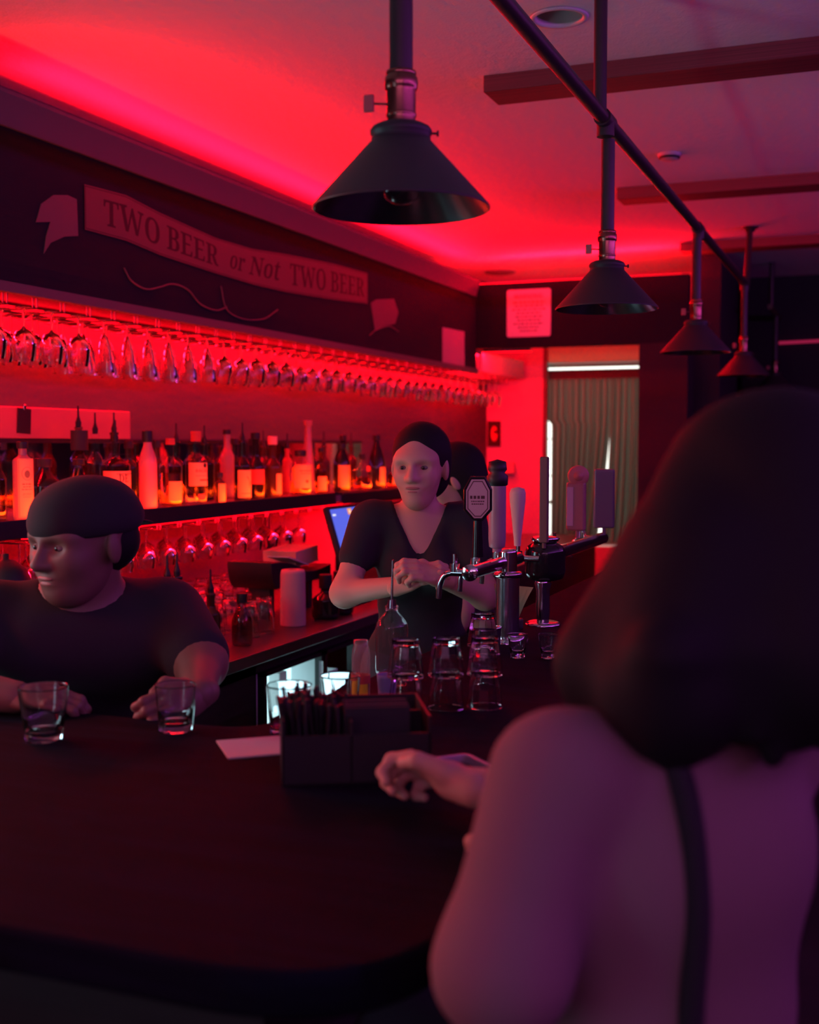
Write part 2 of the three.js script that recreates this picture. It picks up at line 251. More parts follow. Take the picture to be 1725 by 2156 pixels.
function bottle(name, label, b, at, group) {
  const t = thing(name, label, 'bottle', at, b.turn ?? 0, group);
  obj('bottle_glass', lathe(profile(b), 26), b.mat, t);
  if (b.fill) obj('liquor', lathe([[0.001, 0.006], [b.r * 0.9, 0.006], [b.r * 0.93, 0.02], [b.r * 0.93, b.body * b.fill], [0.001, b.body * b.fill]], 22), b.liquor ?? BG.amber, t);
  for (const l of b.labels ?? []) {
    const arc = l.arc ?? 2.4; obj('label', new THREE.CylinderGeometry(b.r + 0.0012, b.r + 0.0012, l.y1 - l.y0, 20, 1, true, (l.face ?? FACE) - arc / 2, arc).translate(0, (l.y0 + l.y1) / 2, 0), l.mat, t);
  }
  if (b.cap === 'pourer') { obj('pourer', pourerGeo.map((g) => g.clone().translate(0, b.h - 0.004, 0)), b.capMat ?? M.blackPlastic, t); }
  else if (b.cap) obj('cap', lathe([[0.001, b.h + b.cap], [b.neck * 1.3, b.h + b.cap], [b.neck * 1.38, b.h + b.cap - 0.003], [b.neck * 1.38, b.h - 0.012], [b.neck * 1.2, b.h - 0.013]], 20), b.capMat ?? M.blackPlastic, t);
  return t;
}
const SH = 1.315;                         // height of the bottle shelf
const shelfBottles = [
  ['slim clear bottle with a tall black pourer, first on the left of the bottle shelf', -2.8, -3.26, { r: 0.032, h: 0.26, body: 0.14, neck: 0.013, mat: BG.smoke, cap: 'pourer' }],
  ['square-shouldered gin bottle with a tall arched pale label, glowing orange at its foot', -2.76, -3.345, { r: 0.034, h: 0.262, body: 0.205, neck: 0.014, mat: BG.blush, cap: 0.012, labels: [{ y0: 0.012, y1: 0.215, mat: LAB.gin, arc: 1.9 }] }],
  ['squat round black bottle with a short neck behind the arched gin label', -3.0, -3.76, { r: 0.066, h: 0.19, body: 0.1, neck: 0.02, mat: BG.black, cap: 0.02, shoulder: 0.4 }],
  ['tall clear bottle with black pourer, left of the two standing behind the capped man', -3.02, -4.0, { r: 0.036, h: 0.335, body: 0.19, neck: 0.014, mat: BG.smoke, cap: 'pourer', labels: [{ y0: 0.24, y1: 0.32, mat: LAB.black, arc: 3 }] }],
  ['clear bottle with a thick round black pourer, right of the two behind the capped man', -3.02, -4.11, { r: 0.036, h: 0.31, body: 0.18, neck: 0.016, mat: BG.clear, cap: 'pourer' }],
  ['short bell-shaped bottle with a white label just above the capped man', -2.78, -3.68, { r: 0.036, h: 0.2, body: 0.1, neck: 0.015, mat: BG.smoke, cap: 0.01, shoulder: 0.4, labels: [{ y0: 0.1 - 0.05, y1: 0.1, mat: LAB.white }] }],
  ['tall dark-necked bottle with black pourer behind the cream lettered bottle', -3.02, -4.24, { r: 0.036, h: 0.315, body: 0.17, neck: 0.016, mat: BG.brown, cap: 'pourer' }],
  ['wide bottle with a cream label lettered in black behind the brim of the cap', -2.79, -3.925, { r: 0.056, h: 0.275, body: 0.18, neck: 0.015, mat: BG.smoke, cap: 'pourer', labels: [{ y0: 0.03, y1: 0.16, mat: LAB.dewars, arc: 3.0 }, { y0: 0.225, y1: 0.226, mat: LAB.black }] }],
  ['opaque pale bottle without a label and with a dark cap', -2.76, -4.1, { r: 0.036, h: 0.285, body: 0.185, neck: 0.0155, mat: BG.frost, cap: 0.034, shoulder: 0.42 }],
  ['clear round-shouldered bottle of amber liquor with a small cream label', -2.76, -4.265, { r: 0.048, h: 0.275, body: 0.17, neck: 0.014, mat: BG.clear, fill: 0.85, liquor: BG.amber, cap: 0.014, capMat: LAB.red, labels: [{ y0: 0.03, y1: 0.11, mat: LAB.cream, arc: 1.4 }] }],
  ['clear rum bottle with a red cap and a big cream printed label', -2.76, -4.465, { r: 0.046, h: 0.29, body: 0.19, neck: 0.016, mat: BG.clear, cap: 0.03, capMat: LAB.red, labels: [{ y0: 0.085, y1: 0.185, mat: LAB.rum, arc: 2.6 }, { y0: 0.025, y1: 0.05, mat: LAB.red, arc: 0.8 }] }],
  ['dark bottle in the back row with black pourer right of the red-capped rum', -3.0, -4.93, { r: 0.046, h: 0.27, body: 0.17, neck: 0.015, mat: BG.black, cap: 'pourer' }],
  ['small stubby bottle with a bright strip label on the bottle shelf', -2.72, -4.6, { r: 0.022, h: 0.13, body: 0.095, neck: 0.009, mat: BG.brown, cap: 0.01, labels: [{ y0: 0.01, y1: 0.09, mat: LAB.cream, arc: 1.9 }] }],
  ['tall pinkish bottle in the back row behind the stubby one', -3.0, -5.14, { r: 0.034, h: 0.325, body: 0.2, neck: 0.015, mat: BG.blush, cap: 0.012 }],
  ['black-necked bottle with a cream label printed with a dark flourish', -2.76, -4.87, { r: 0.037, h: 0.28, body: 0.16, neck: 0.014, mat: BG.black, cap: 'pourer', labels: [{ y0: 0.018, y1: 0.145, mat: LAB.slant, arc: 2.5 }] }],
  ['black-necked bottle with a red triangular label', -2.78, -5.03, { r: 0.04, h: 0.3, body: 0.15, neck: 0.017, mat: BG.black, cap: 0.02, labels: [{ y0: 0.075, y1: 0.145, mat: LAB.red, arc: 2.6 }] }],
  ['brown bottle with a pale cap and a dark slanting label', -2.78, -5.2, { r: 0.045, h: 0.275, body: 0.15, neck: 0.017, mat: BG.brown, cap: 0.028, capMat: LAB.white, labels: [{ y0: 0.02, y1: 0.12, mat: LAB.cream, arc: 0.8, face: 1.3 }] }],
  ['slim red bottle in the back row under the bulkhead middle', -3.0, -5.78, { r: 0.026, h: 0.24, body: 0.17, neck: 0.012, mat: LAB.red, cap: 'pourer' }],
  ['broad bottle with a black cap and a large cream label bearing a small emblem', -2.77, -5.48, { r: 0.055, h: 0.215, body: 0.16, neck: 0.022, mat: BG.clear, fill: 0.9, cap: 0.02, labels: [{ y0: 0.04, y1: 0.16, mat: LAB.emblem, arc: 2.4 }] }],
  ['very tall slender pale bottle, tallest on the shelf', -2.95, -5.93, { r: 0.034, h: 0.38, body: 0.06, neck: 0.017, mat: BG.blush, cap: 0.014, capMat: BG.blush, shoulder: 0.44 }],
  ['narrow bottle with a cream label low on its body beside the tallest bottle', -2.75, -5.68, { r: 0.03, h: 0.235, body: 0.12, neck: 0.012, mat: BG.amber, cap: 0.012, labels: [{ y0: 0.02, y1: 0.095, mat: LAB.cream }] }],
  ['black bottle with an orange label and a red neck ring', -2.77, -5.98, { r: 0.046, h: 0.25, body: 0.15, neck: 0.018, mat: BG.black, cap: 0.02, shoulder: 0.5, labels: [{ y0: 0.03, y1: 0.15, mat: LAB.gold, arc: 2.2 }, { y0: 0.228, y1: 0.24, mat: LAB.red, arc: 0.01 }] }],
  ['dark back-row bottle right of the one with the red neck ring', -3.0, -6.5, { r: 0.036, h: 0.3, body: 0.19, neck: 0.016, mat: BG.black, cap: 0.02 }],
  ['low clear decanter with amber liquor near the right end of the bottles', -2.77, -6.26, { r: 0.055, h: 0.19, body: 0.11, neck: 0.014, mat: BG.clear, fill: 0.7, cap: 0.02, shoulder: 0.35, labels: [{ y0: 0.11, y1: 0.14, mat: LAB.red, arc: 0.5 }] }],
  ['large cone-shouldered black bottle with a narrow orange label', -2.79, -6.52, { r: 0.052, h: 0.3, body: 0.12, neck: 0.017, mat: BG.black, cap: 0.02, shoulder: 0.48, labels: [{ y0: 0.03, y1: 0.13, mat: LAB.gold, arc: 0.9, face: 1.2 }] }],
];
shelfBottles.forEach(([label, x, z, b]) => bottle('liquor_bottle', label, b, [x, SH + 0.0005, z]));
for (const [x, z, l] of [[-2.76, -6.7, 'left'], [-2.76, -6.86, 'middle'], [-2.8, -7.02, 'right']])
  bottle('liqueur_bottle', `short amber liqueur bottle, ${l} one of three behind the bartender's shoulder`, { r: 0.034, h: 0.12, body: 0.08, neck: 0.012, mat: BG.amber, cap: 0.012, labels: [{ y0: 0.02, y1: 0.07, mat: LAB.cream, arc: 1.6 }] }, [x, SH + 0.0005, z]);
// back row between the named ones
[[-3.06, -4.4, BG.green], [-3.06, -4.62, BG.brown], [-3.06, -4.78, BG.smoke], [-3.06, -5.32, BG.black], [-3.06, -5.5, BG.smoke], [-3.06, -5.62, BG.brown], [-3.06, -6.2, BG.green], [-3.06, -6.36, BG.smoke], [-3.06, -6.75, BG.brown]].forEach(([x, z, mat], i) =>
  bottle('liquor_bottle', `dark bottle half hidden in the rear row of the bottle shelf, ${ord(i + 1)} from the left`, { r: 0.036, h: 0.25 + 0.03 * rnd(), body: 0.16, neck: 0.014, mat, cap: rnd() > 0.5 ? 'pourer' : 0.02 }, [x, SH + 0.0005, z], 'rear row bottles'));
{ const t = thing('bottle_shelf', 'long black-edged bottle shelf on the wall under the bulkhead', 'shelf');
  obj('shelf_board', box(-3.2, -2.63, SH - 0.035, SH, -7.25, -2.6), std([0.2, 0.17, 0.17], 0.2), t);
  obj('front_lip', [rbox(0.012, 0.062, 2.98, 0.003).translate(-2.622, SH - 0.013, -4.09), rbox(0.012, 0.056, 1.55, 0.003).translate(-2.622, SH - 0.02, -6.45)], M.blackPlastic, t); }
tag(obj('shelf_support', rbox(0.5, SH - 0.036 - 0.8515, 0.025, 0.003).translate(-2.91, (SH - 0.036 + 0.8515) / 2, -5.9), std([0.4, 0.22, 0.2], 0.5)), 'reddish upright board carrying the bottle shelf left of the screen', 'support');
{ const t = thing('wall_mirror', 'long low mirror on the wall behind the bottles', 'mirror');
  obj('mirror_glass', box(-3.2, -3.192, SH, 1.59, -7.2, -2.2), std([0.8, 0.78, 0.78], 0.06, 1), t);
  obj('mirror_frame', box(-3.2, -3.185, 1.585, 1.6, -7.2, -2.2), M.blackPlastic, t); }
tag(obj('wall_board', rbox(0.012, 0.125, 2.4, 0.003).translate(-3.193, 1.665, -3.4), std([0.5, 0.15, 0.15], 0.6)), 'pale painted board on the wall above the mirror', 'board');  // pale board; its red is the strip light painted into the colour
{ const t = thing('wall_card', 'small black card clipped to the pale board above the mirror', 'card', [-3.183, 0, -3.87], Math.PI / 2);
  const g = new THREE.PlaneGeometry(0.075, 0.1).toNonIndexed(); obj('card', rbox(0.08, 0.1, 0.004, 0.001).rotateZ(-0.06).translate(0, 1.672, 0), M.blackPlastic, t); obj('clip', rbox(0.014, 0.02, 0.008, 0.002).translate(0.0, 1.726, 0.003), M.steel, t); }

// ---------------------------------------------------------------- glass racks and hanging stemware
function rack(label, x0, x1, y, drop, zs, gap) {
  const t = thing('glass_rack', label, 'glass rack');
  const w = [[x1, y, 0], [x1, y - drop * 0.97, 0], [x1 - 0.006, y - drop, 0], [x0, y - drop, 0]];
  const hook = flat([rod(w[0], w[1], 0.0026, 6), rod(w[1], w[2], 0.0026, 6)]), wire = rod(w[2], w[3], 0.0026, 6);
  for (const z of zs) for (const d of [-gap / 2, gap / 2]) for (const [n, g] of [['rail', wire], ['rail_hook', hook]]) { const r = new THREE.Mesh(g, M.wire); r.name = n; r.position.z = z + d; t.add(r); }
  return t;
}
const slots = Array.from({ length: 42 }, (_, i) => -2.9 - 0.157 * i - 0.0);
const r1 = rack('long wire rack of hanging stemware under the bulkhead', -3.17, -2.845, 2.125, 0.058, slots, 0.022);
obj('fascia', box(-3.2, -2.83, 2.128, 2.275, -9.77, -8.63), std([0.5, 0.42, 0.4], 0.6), r1);
const stem = {
  goblet: [[0.001, 0.0], [0.034, 0.001], [0.036, 0.003], [0.012, 0.0045], [0.0045, 0.016], [0.004, 0.07], [0.008, 0.078], [0.03, 0.09], [0.043, 0.115], [0.045, 0.135], [0.041, 0.17], [0.036, 0.195]],
  tulip: [[0.001, 0.0], [0.033, 0.001], [0.034, 0.003], [0.012, 0.0045], [0.0045, 0.014], [0.0045, 0.055], [0.008, 0.062], [0.018, 0.085], [0.03, 0.125], [0.037, 0.165], [0.041, 0.21]],
  coupe: [[0.001, 0.0], [0.032, 0.001], [0.033, 0.003], [0.011, 0.0045], [0.004, 0.014], [0.004, 0.08], [0.01, 0.088], [0.034, 0.105], [0.04, 0.13], [0.036, 0.165]],
};
const hung = {};
for (const k in stem) {
  const base = stem[k], foot = base.slice(0, 6), bowl = base.slice(5);
  const inner = bowl.slice(2).reverse().map(([r, y]) => [Math.max(0.001, r - 0.0014), y]);
  hung[k] = { foot: lathe([...foot, [0.001, foot[5][1]]].map(([r, y]) => [r, -y]), 16), bowl: lathe([[0.001, bowl[0][1]], ...bowl, ...inner, [0.001, bowl[1][1] + 0.006]].map(([r, y]) => [r, -y]), 22) };
}
function stemGlass(kind, label, at, group) {
  const t = thing('wine_glass', label, 'wine glass', at, 0, group);
  obj('stem', hung[kind].foot, M.solid, t); obj('bowl', hung[kind].bowl, M.solid, t); return t;
}
{ const first = {};
  slots.slice(0, -1).forEach((z, i) => {
    const kind = i < 7 ? 'goblet' : i < 13 ? 'tulip' : i % 5 < 3 ? 'goblet' : 'coupe';
    const look = i < 7 ? 'large round wine glass' : kind === 'tulip' ? 'tall tulip glass' : kind === 'goblet' ? 'round wine glass' : 'small-bowled wine glass';
    for (let j = 0; j < 3; j++) {
      if (i > 20 && j === 2) continue;
      const at = [-2.89 - 0.097 * j - 0.008 * rnd(), 2.0745, z];
      const label = `${look}, ${ROW[j]} row of the long rack, ${ord(i + 1)} from the left`;
      if (!first[kind]) first[kind] = stemGlass(kind, label, at, 'stemware in the long rack'); else dup(first[kind], at, 0, label);
    }
  });
  const low = Array.from({ length: 16 }, (_, i) => -3.3 - 0.15 * i);
  rack('short wire rack of hanging glasses under the bottle shelf', -3.15, -2.68, SH - 0.035, 0.04, low, 0.022);
  let f; low.slice(0, -1).forEach((z, i) => { for (let j = 0; j < 3; j++) { const at = [-2.74 - 0.1 * j - 0.008 * rnd(), SH - 0.0675, z]; const label = `wine glass hanging under the bottle shelf, ${ROW[j]} row, ${ord(i + 1)} from the left`; if (f) dup(f, at, 0, label); else f = stemGlass('coupe', label, at, 'wine glasses under the bottle shelf'); } });
}
// upside-down tumblers in rows on the back counter
const tumblerWall = (r0, r1, h, n = 24, facets = false) => { const g = lathe([[0.001, 0.006], [r0 * 0.9, 0.005], [r0, 0.002], [r0 * 1.0, 0.01], [(r0 + r1) / 2, h * 0.5], [r1, h - 0.002], [r1 * 0.985, h], [r1 * 0.96, h - 0.003], [(r0 + r1) / 2 * 0.95, h * 0.5], [r0 * 0.9, 0.014], [0.001, 0.013]], n); return facets ? g.toNonIndexed() : g; };
function tumbler(label, at, group, h = 0.1, up = true, r0 = 0.03, r1 = 0.039, facets = false) {
  const g = tumblerWall(r0, r1, h, facets ? 12 : 24, facets); if (!up) g.rotateX(Math.PI).translate(0, h, 0); if (facets) g.computeVertexNormals();
  const o = obj('tumbler', g, M.solid); o.position.set(...at); return tag(o, label, 'glass', group);
}
{ let f; for (let i = 0; i < 5; i++) for (let j = 0; j < 12; j++) {
  const at = [-2.22 - 0.14 * i, 0.851, -3.5 - 0.115 * j + 0.02 * (i % 2)]; if ((j > 6 && i < 3) || (i === 0 && (j < 4 || j > 5))) continue;
  const label = `upside-down tumbler on the back counter, ${ord(j + 1)} from the left in the ${['front', 'second', 'third', 'fourth', 'wall'][i]} row`; if (f) dup(f, at, 0, label); else f = tumbler(label, at, 'tumblers on the back counter', 0.14, false, 0.03, 0.04);
} }
// pour bottles and jugs on the front edge of the back counter
bottle('pour_bottle', 'black pour bottle beside the capped man, left of the pair with pointed spouts', { r: 0.03, h: 0.27, body: 0.17, neck: 0.013, mat: BG.black, cap: 'pourer' }, [-2.25, 0.851, -3.45]);
bottle('pour_bottle', 'black pour bottle beside the capped man, right of the pair with pointed spouts', { r: 0.034, h: 0.275, body: 0.18, neck: 0.016, mat: BG.black, cap: 'pourer' }, [-2.26, 0.851, -3.525]);
bottle('pour_bottle', 'dark pour bottle with a single thin spout in front of the rows of tumblers', { r: 0.034, h: 0.2, body: 0.12, neck: 0.015, mat: BG.brown, cap: 'pourer' }, [-2.22, 0.851, -3.68]);
bottle('pour_bottle', 'reddish glass pour bottle above the man\'s forearm', { r: 0.038, h: 0.17, body: 0.08, neck: 0.014, mat: BG.smoke, cap: 0.02, shoulder: 0.4 }, [-2.15, 0.851, -3.78]);
{ const t = thing('paper_roll', 'pale upright paper roll on the back counter', 'paper roll', [-2.2, 0.8505, -4.28]);
  obj('roll', lathe([[0.018, 0], [0.05, 0], [0.052, 0.004], [0.05, 0.21], [0.046, 0.225], [0.018, 0.225]], 30), std([0.5, 0.34, 0.34], 0.85), t); obj('core', cyl(0.0178, 0.0178, 0.226, 20, true), M.kraft, t); }
for (const [z, l] of [[-4.5, 'left'], [-4.64, 'right']]) bottle('jug', `squat dark glass jug with a ball stopper, ${l} of the pair below the screen`, { r: 0.058, h: 0.14, body: 0.075, neck: 0.02, mat: BG.black, cap: 0.045, shoulder: 0.3 }, [-2.16, 0.851, z]);
{ const t = thing('coffee_urn', 'black domed urn on the back counter at the left edge', 'urn', [-2.33, 0.851, -2.74]);
  obj('body', lathe([[0.001, 0.0], [0.07, 0.002], [0.072, 0.3], [0.074, 0.31]], 32), M.blackGloss, t); obj('lid', lathe([[0.074, 0.31], [0.075, 0.325], [0.06, 0.37], [0.03, 0.395], [0.012, 0.4], [0.012, 0.415], [0.001, 0.418]], 32), M.blackPlastic, t); }
{ const t = thing('receipt_tray', 'curved black tray holding folded papers left of the screen', 'tray', [-2.42, 0.99, -4.6]);
  const s = new THREE.Shape(); s.moveTo(-0.28, 0.1); s.quadraticCurveTo(-0.1, 0.1, 0, 0.045); s.quadraticCurveTo(0.1, 0.02, 0.28, 0.045); s.lineTo(0.28, -0.005); s.lineTo(-0.24, -0.005); s.quadraticCurveTo(-0.28, 0.03, -0.28, 0.1);
  obj('tray', new THREE.ExtrudeGeometry(s, { depth: 0.2, bevelEnabled: true, bevelSize: 0.004, bevelThickness: 0.004, bevelSegments: 2 }).rotateY(Math.PI / 2).translate(-0.1, 0, 0), M.blackPlastic, t);
  for (const z of [-0.18, 0.18]) obj('foot', box(-0.05, 0.05, -0.139, -0.005, z - 0.02, z + 0.02), M.blackPlastic, t);
  obj('folded_paper', new THREE.BoxGeometry(0.16, 0.07, 0.22).rotateX(0.06).translate(-0.02, 0.095, -0.13), M.kraft, t);
  obj('paper_slip', new THREE.BoxGeometry(0.1, 0.004, 0.2).rotateX(-0.25).translate(0.05, 0.09, 0.03), M.paper, t); }
{ const t = thing('sales_screen', 'tilted touch screen with a glowing blue page of white buttons', 'screen', [-2.24, 1.165, -4.98], Math.PI / 2);
  const map = paint(512, 300, (c, w, h) => { c.fillStyle = '#5b68e8'; c.fillRect(0, 0, w, h); c.fillStyle = '#f4f4ff'; c.fillRect(14, 26, 40, 10); for (let i = 0; i < 5; i++) { c.fillRect(150 + i * 2, 96 + i * 30, 38, 26); c.fillRect(150 + 46, 110 + i * 30, 34, 7); } c.fillRect(240, 76, 40, 10); c.fillRect(330, 60, 46, 26); c.fillRect(0, 256, w, 44); c.fillStyle = '#ff9a5a'; c.fillRect(206, 4, 52, 34); c.fillStyle = '#fff2e0'; c.fillRect(224, 13, 16, 16); });
  const body = obj('housing', rbox(0.47, 0.29, 0.03, 0.01).rotateX(-0.3), M.blackPlastic, t);
  obj('display', new THREE.PlaneGeometry(0.44, 0.255).translate(0, 0, 0.0157).rotateX(-0.3), new THREE.MeshStandardMaterial({ color: 0x000000, emissive: 0xffffff, emissiveMap: map, emissiveIntensity: 1.0, roughness: 0.3 }), t);
  obj('stand', [rbox(0.08, 0.25, 0.05, 0.01).translate(0, -0.19, -0.06), rbox(0.2, 0.016, 0.18, 0.004).translate(0, -0.306, -0.05)], M.blackPlastic, t); }
tag(obj('service_cabinet', [box(-3.19, -2.5, 0.851, 1.262, -7.2, -6.0), box(-2.5, -2.49, 0.87, 1.26, -7.18, -6.02)], M.barBody), 'dark cabinet standing on the back counter behind the screen', 'cabinet');

// ---------------------------------------------------------------- painted banner, papers and signs
{ const top = [[-3.8, 2.56], [-4.07, 2.57], [-4.305, 2.543], [-4.75, 2.51], [-5.1, 2.512], [-5.44, 2.538], [-6.0, 2.568], [-6.47, 2.578]], bot = [[-3.8, 2.39], [-4.07, 2.39], [-4.305, 2.368], [-4.75, 2.352], [-5.1, 2.344], [-5.44, 2.348], [-6.0, 2.372], [-6.47, 2.4]];
  const at = (a, z) => { let i = 0; while (i < a.length - 2 && z < a[i + 1][0]) i++; const t = (z - a[i][0]) / (a[i + 1][0] - a[i][0]); return a[i][1] + (a[i + 1][1] - a[i][1]) * t; };
  const n = 80, pos = [], uv = [], idx = [];
  for (let i = 0; i <= n; i++) { const z = -3.8 - 2.67 * i / n; pos.push(-2.825, at(top, z), z, -2.825, at(bot, z), z); uv.push(i / n, 1, i / n, 0); if (i < n) idx.push(2 * i, 2 * i + 1, 2 * i + 2, 2 * i + 1, 2 * i + 3, 2 * i + 2); }
  const g = new THREE.BufferGeometry(); g.setAttribute('position', new THREE.Float32BufferAttribute(pos, 3)); g.setAttribute('uv', new THREE.Float32BufferAttribute(uv, 2)); g.setIndex(idx); g.computeVertexNormals();
  const map = paint(2048, 160, (c, w, h) => {
    c.fillStyle = '#86625c'; c.fillRect(0, 0, w, h); c.fillStyle = '#3c2026'; c.strokeStyle = '#3c2026'; c.lineWidth = 3; c.strokeRect(4, 6, w - 8, h - 12);
    const put = (s, f, x, width, y) => { c.font = f; const m = c.measureText(s).width; c.save(); c.translate(x, y); c.scale(width / m, 1); c.fillText(s, 0, 0); c.restore(); };
    put('TWO BEER', 'bold 128px serif', 90, 660, 126); put('or', 'italic bold 112px serif', 820, 110, 116); put('Not', 'italic bold 118px serif', 960, 240, 118); put('TWO BEER', 'bold 128px serif', 1290, 720, 126);
  });
  const t = thing('painted_banner', 'painted ribbon banner with old-style lettering on the dark bulkhead', 'banner');
  obj('ribbon', g, std([0.62, 0.55, 0.55], 0.8, 0, { map }), t);
  const tail = (pts) => { const s = new THREE.Shape(); pts.forEach(([z, y], i) => i ? s.lineTo(-z, y) : s.moveTo(-z, y)); return new THREE.ExtrudeGeometry(s, { depth: 0.003, bevelEnabled: false }).rotateY(Math.PI / 2).translate(-2.829, 0, 0); };
  const tm = std([0.15, 0.09, 0.09], 0.8);
  obj('ribbon_tail', tail([[-3.52, 2.37], [-3.55, 2.44], [-3.62, 2.485], [-3.7, 2.5], [-3.755, 2.495], [-3.76, 2.36], [-3.68, 2.345], [-3.6, 2.31], [-3.56, 2.265], [-3.575, 2.33], [-3.6, 2.385]]), tm, t);
  obj('ribbon_tail', tail([[-6.52, 2.41], [-6.6, 2.44], [-6.88, 2.475], [-6.95, 2.4], [-6.9, 2.325], [-6.7, 2.29], [-6.58, 2.255]]), tm, t);
  const swirl = (pts) => tube(pts.map(([z, y]) => [-2.8262, y, z]), 0.0035, 6, 60);
  obj('scroll_line', [swirl([[-4.05, 2.28], [-4.1, 2.235], [-4.2, 2.215], [-4.3, 2.235], [-4.4, 2.26], [-4.52, 2.25], [-4.62, 2.2], [-4.75, 2.185], [-4.85, 2.21]]), swirl([[-4.8, 2.3], [-4.85, 2.2], [-5.0, 2.17], [-5.2, 2.19], [-5.35, 2.25]]), swirl([[-6.5, 2.22], [-6.6, 2.26], [-6.8, 2.3], [-6.95, 2.28]])], tm, t);
}
{ const o = obj('notice_sheet', rbox(0.46, 0.27, 0.003, 0.001).rotateY(Math.PI / 2).rotateX(0.02).translate(-2.825, 2.25, -7.98), std([0.42, 0.35, 0.34], 0.8)); tag(o, 'pinkish sheet hanging over the lower edge of the bulkhead at its far end', 'notice'); }
{ const map = paint(512, 560, (c, w, h) => {
    c.fillStyle = '#efe6e2'; c.fillRect(0, 0, w, h); c.fillStyle = '#8a4a4a'; c.font = 'bold 68px sans-serif'; c.textAlign = 'center'; c.fillText('WARNING:', w / 2, 105);
    for (let i = 0; i < 9; i++) { const m = [70, 90, 60, 110, 100, 120, 80, 130, 150][i]; greek(c, m, w - m, 145 + i * 42, 17, 6); } });
  const s = new THREE.Shape(), a = 0.165, b = 0.172, r = 0.018; s.moveTo(-a + r, -b); s.lineTo(a - r, -b); s.quadraticCurveTo(a, -b, a, -b + r); s.lineTo(a, b - r); s.quadraticCurveTo(a, b, a - r, b); s.lineTo(-a + r, b); s.quadraticCurveTo(-a, b, -a, b - r); s.lineTo(-a, -b + r); s.quadraticCurveTo(-a, -b, -a + r, -b);
  const g = new THREE.ExtrudeGeometry(s, { depth: 0.004, bevelEnabled: false }), p = g.attributes.position, uv = g.attributes.uv; for (let i = 0; i < p.count; i++) uv.setXY(i, (p.getX(i) + a) / (2 * a), (p.getY(i) + b) / (2 * b));
  tag(obj('warning_sign', g.translate(-2.428, 2.536, -8.499), std([1, 1, 1], 0.6, 0, { map })), 'square rounded warning sign on the dark header at the far end', 'sign'); }
tag(obj('wall_picture', rbox(0.12, 0.22, 0.012, 0.002).translate(-3.13, 1.67, -9.893), printed(128, 220, (c, w, h) => { c.fillStyle = '#2c1414'; c.fillRect(0, 0, w, h); c.fillStyle = '#d86a50'; c.beginPath(); c.ellipse(66, 110, 30, 66, 0, 0, 7); c.fill(); c.fillStyle = '#3a1818'; c.fillRect(60, 80, 40, 30); })), 'small dark framed picture on the red wall under the far end of the rack', 'picture');
tag(obj('wall_box', rbox(0.22, 0.1, 0.06, 0.006).translate(-3.05, 1.38, -9.868), std([0.8, 0.6, 0.4], 0.6)), 'small pale box low on the red wall beside the bartender', 'box');
{ const t = thing('neon_tube', 'thin red neon tube on the dark end wall at the right edge', 'neon tube', [-0.62, 2.415, -10.39]);
  obj('glass_tube', rod([-0.2, 0, 0.02], [0.35, 0.012, 0.02], 0.012), glow(lin(0.6, 0.02, 0.1), 0.5), t); obj('tube_holder', [rod([-0.15, 0, -0.01], [-0.15, 0, 0.02], 0.006), rod([0.3, 0.01, -0.01], [0.3, 0.01, 0.02], 0.006)], M.blackPlastic, t); }

// ---------------------------------------------------------------- pendant rail and lamps
const RX = -0.82, RY = 2.58;
{ const t = thing('pendant_rail', 'long black pipe rail that the front pendant lamps hang from', 'pipe rail');
  obj('rail_pipe', rod([RX, RY, 0.4], [RX, RY, -7.8], 0.0215, 20), M.pipe, t);
  for (const z of [0.2, -3.64, -7.93]) { const h = obj('hanger_pipe', rod([RX, z < -7 ? RY - 0.03 : RY, z < -7 ? -7.8 : z], [RX, CEIL, z < -7 ? -7.98 : z], 0.02, 18), M.pipe, t); obj('flange', lathe([[0.02, CEIL - 0.03], [0.03, CEIL - 0.03], [0.034, CEIL - 0.012], [0.05, CEIL - 0.01], [0.05, CEIL]], 24).translate(RX, 0, z < -7 ? -7.98 : z), M.pipe, h); }
  for (const z of [-2.02, -3.72, -5.72, -7.72]) obj('tee', [rod([RX, RY, z - 0.05], [RX, RY, z + 0.05], 0.027, 18), rod([RX, RY, z], [RX, RY - 0.05, z], 0.027, 18)], M.pipe, t); }
{ const t = thing('pendant_rail', 'short dark pipe rail for the farthest lamp near the end wall', 'pipe rail');
  obj('rail_pipe', rod([RX, 2.62, -9.5], [RX, 2.62, -10.38], 0.0215, 16), M.pipe, t); obj('hanger_pipe', rod([RX, 2.62, -9.6], [RX, CEIL, -9.6], 0.02, 16), M.pipe, t); }
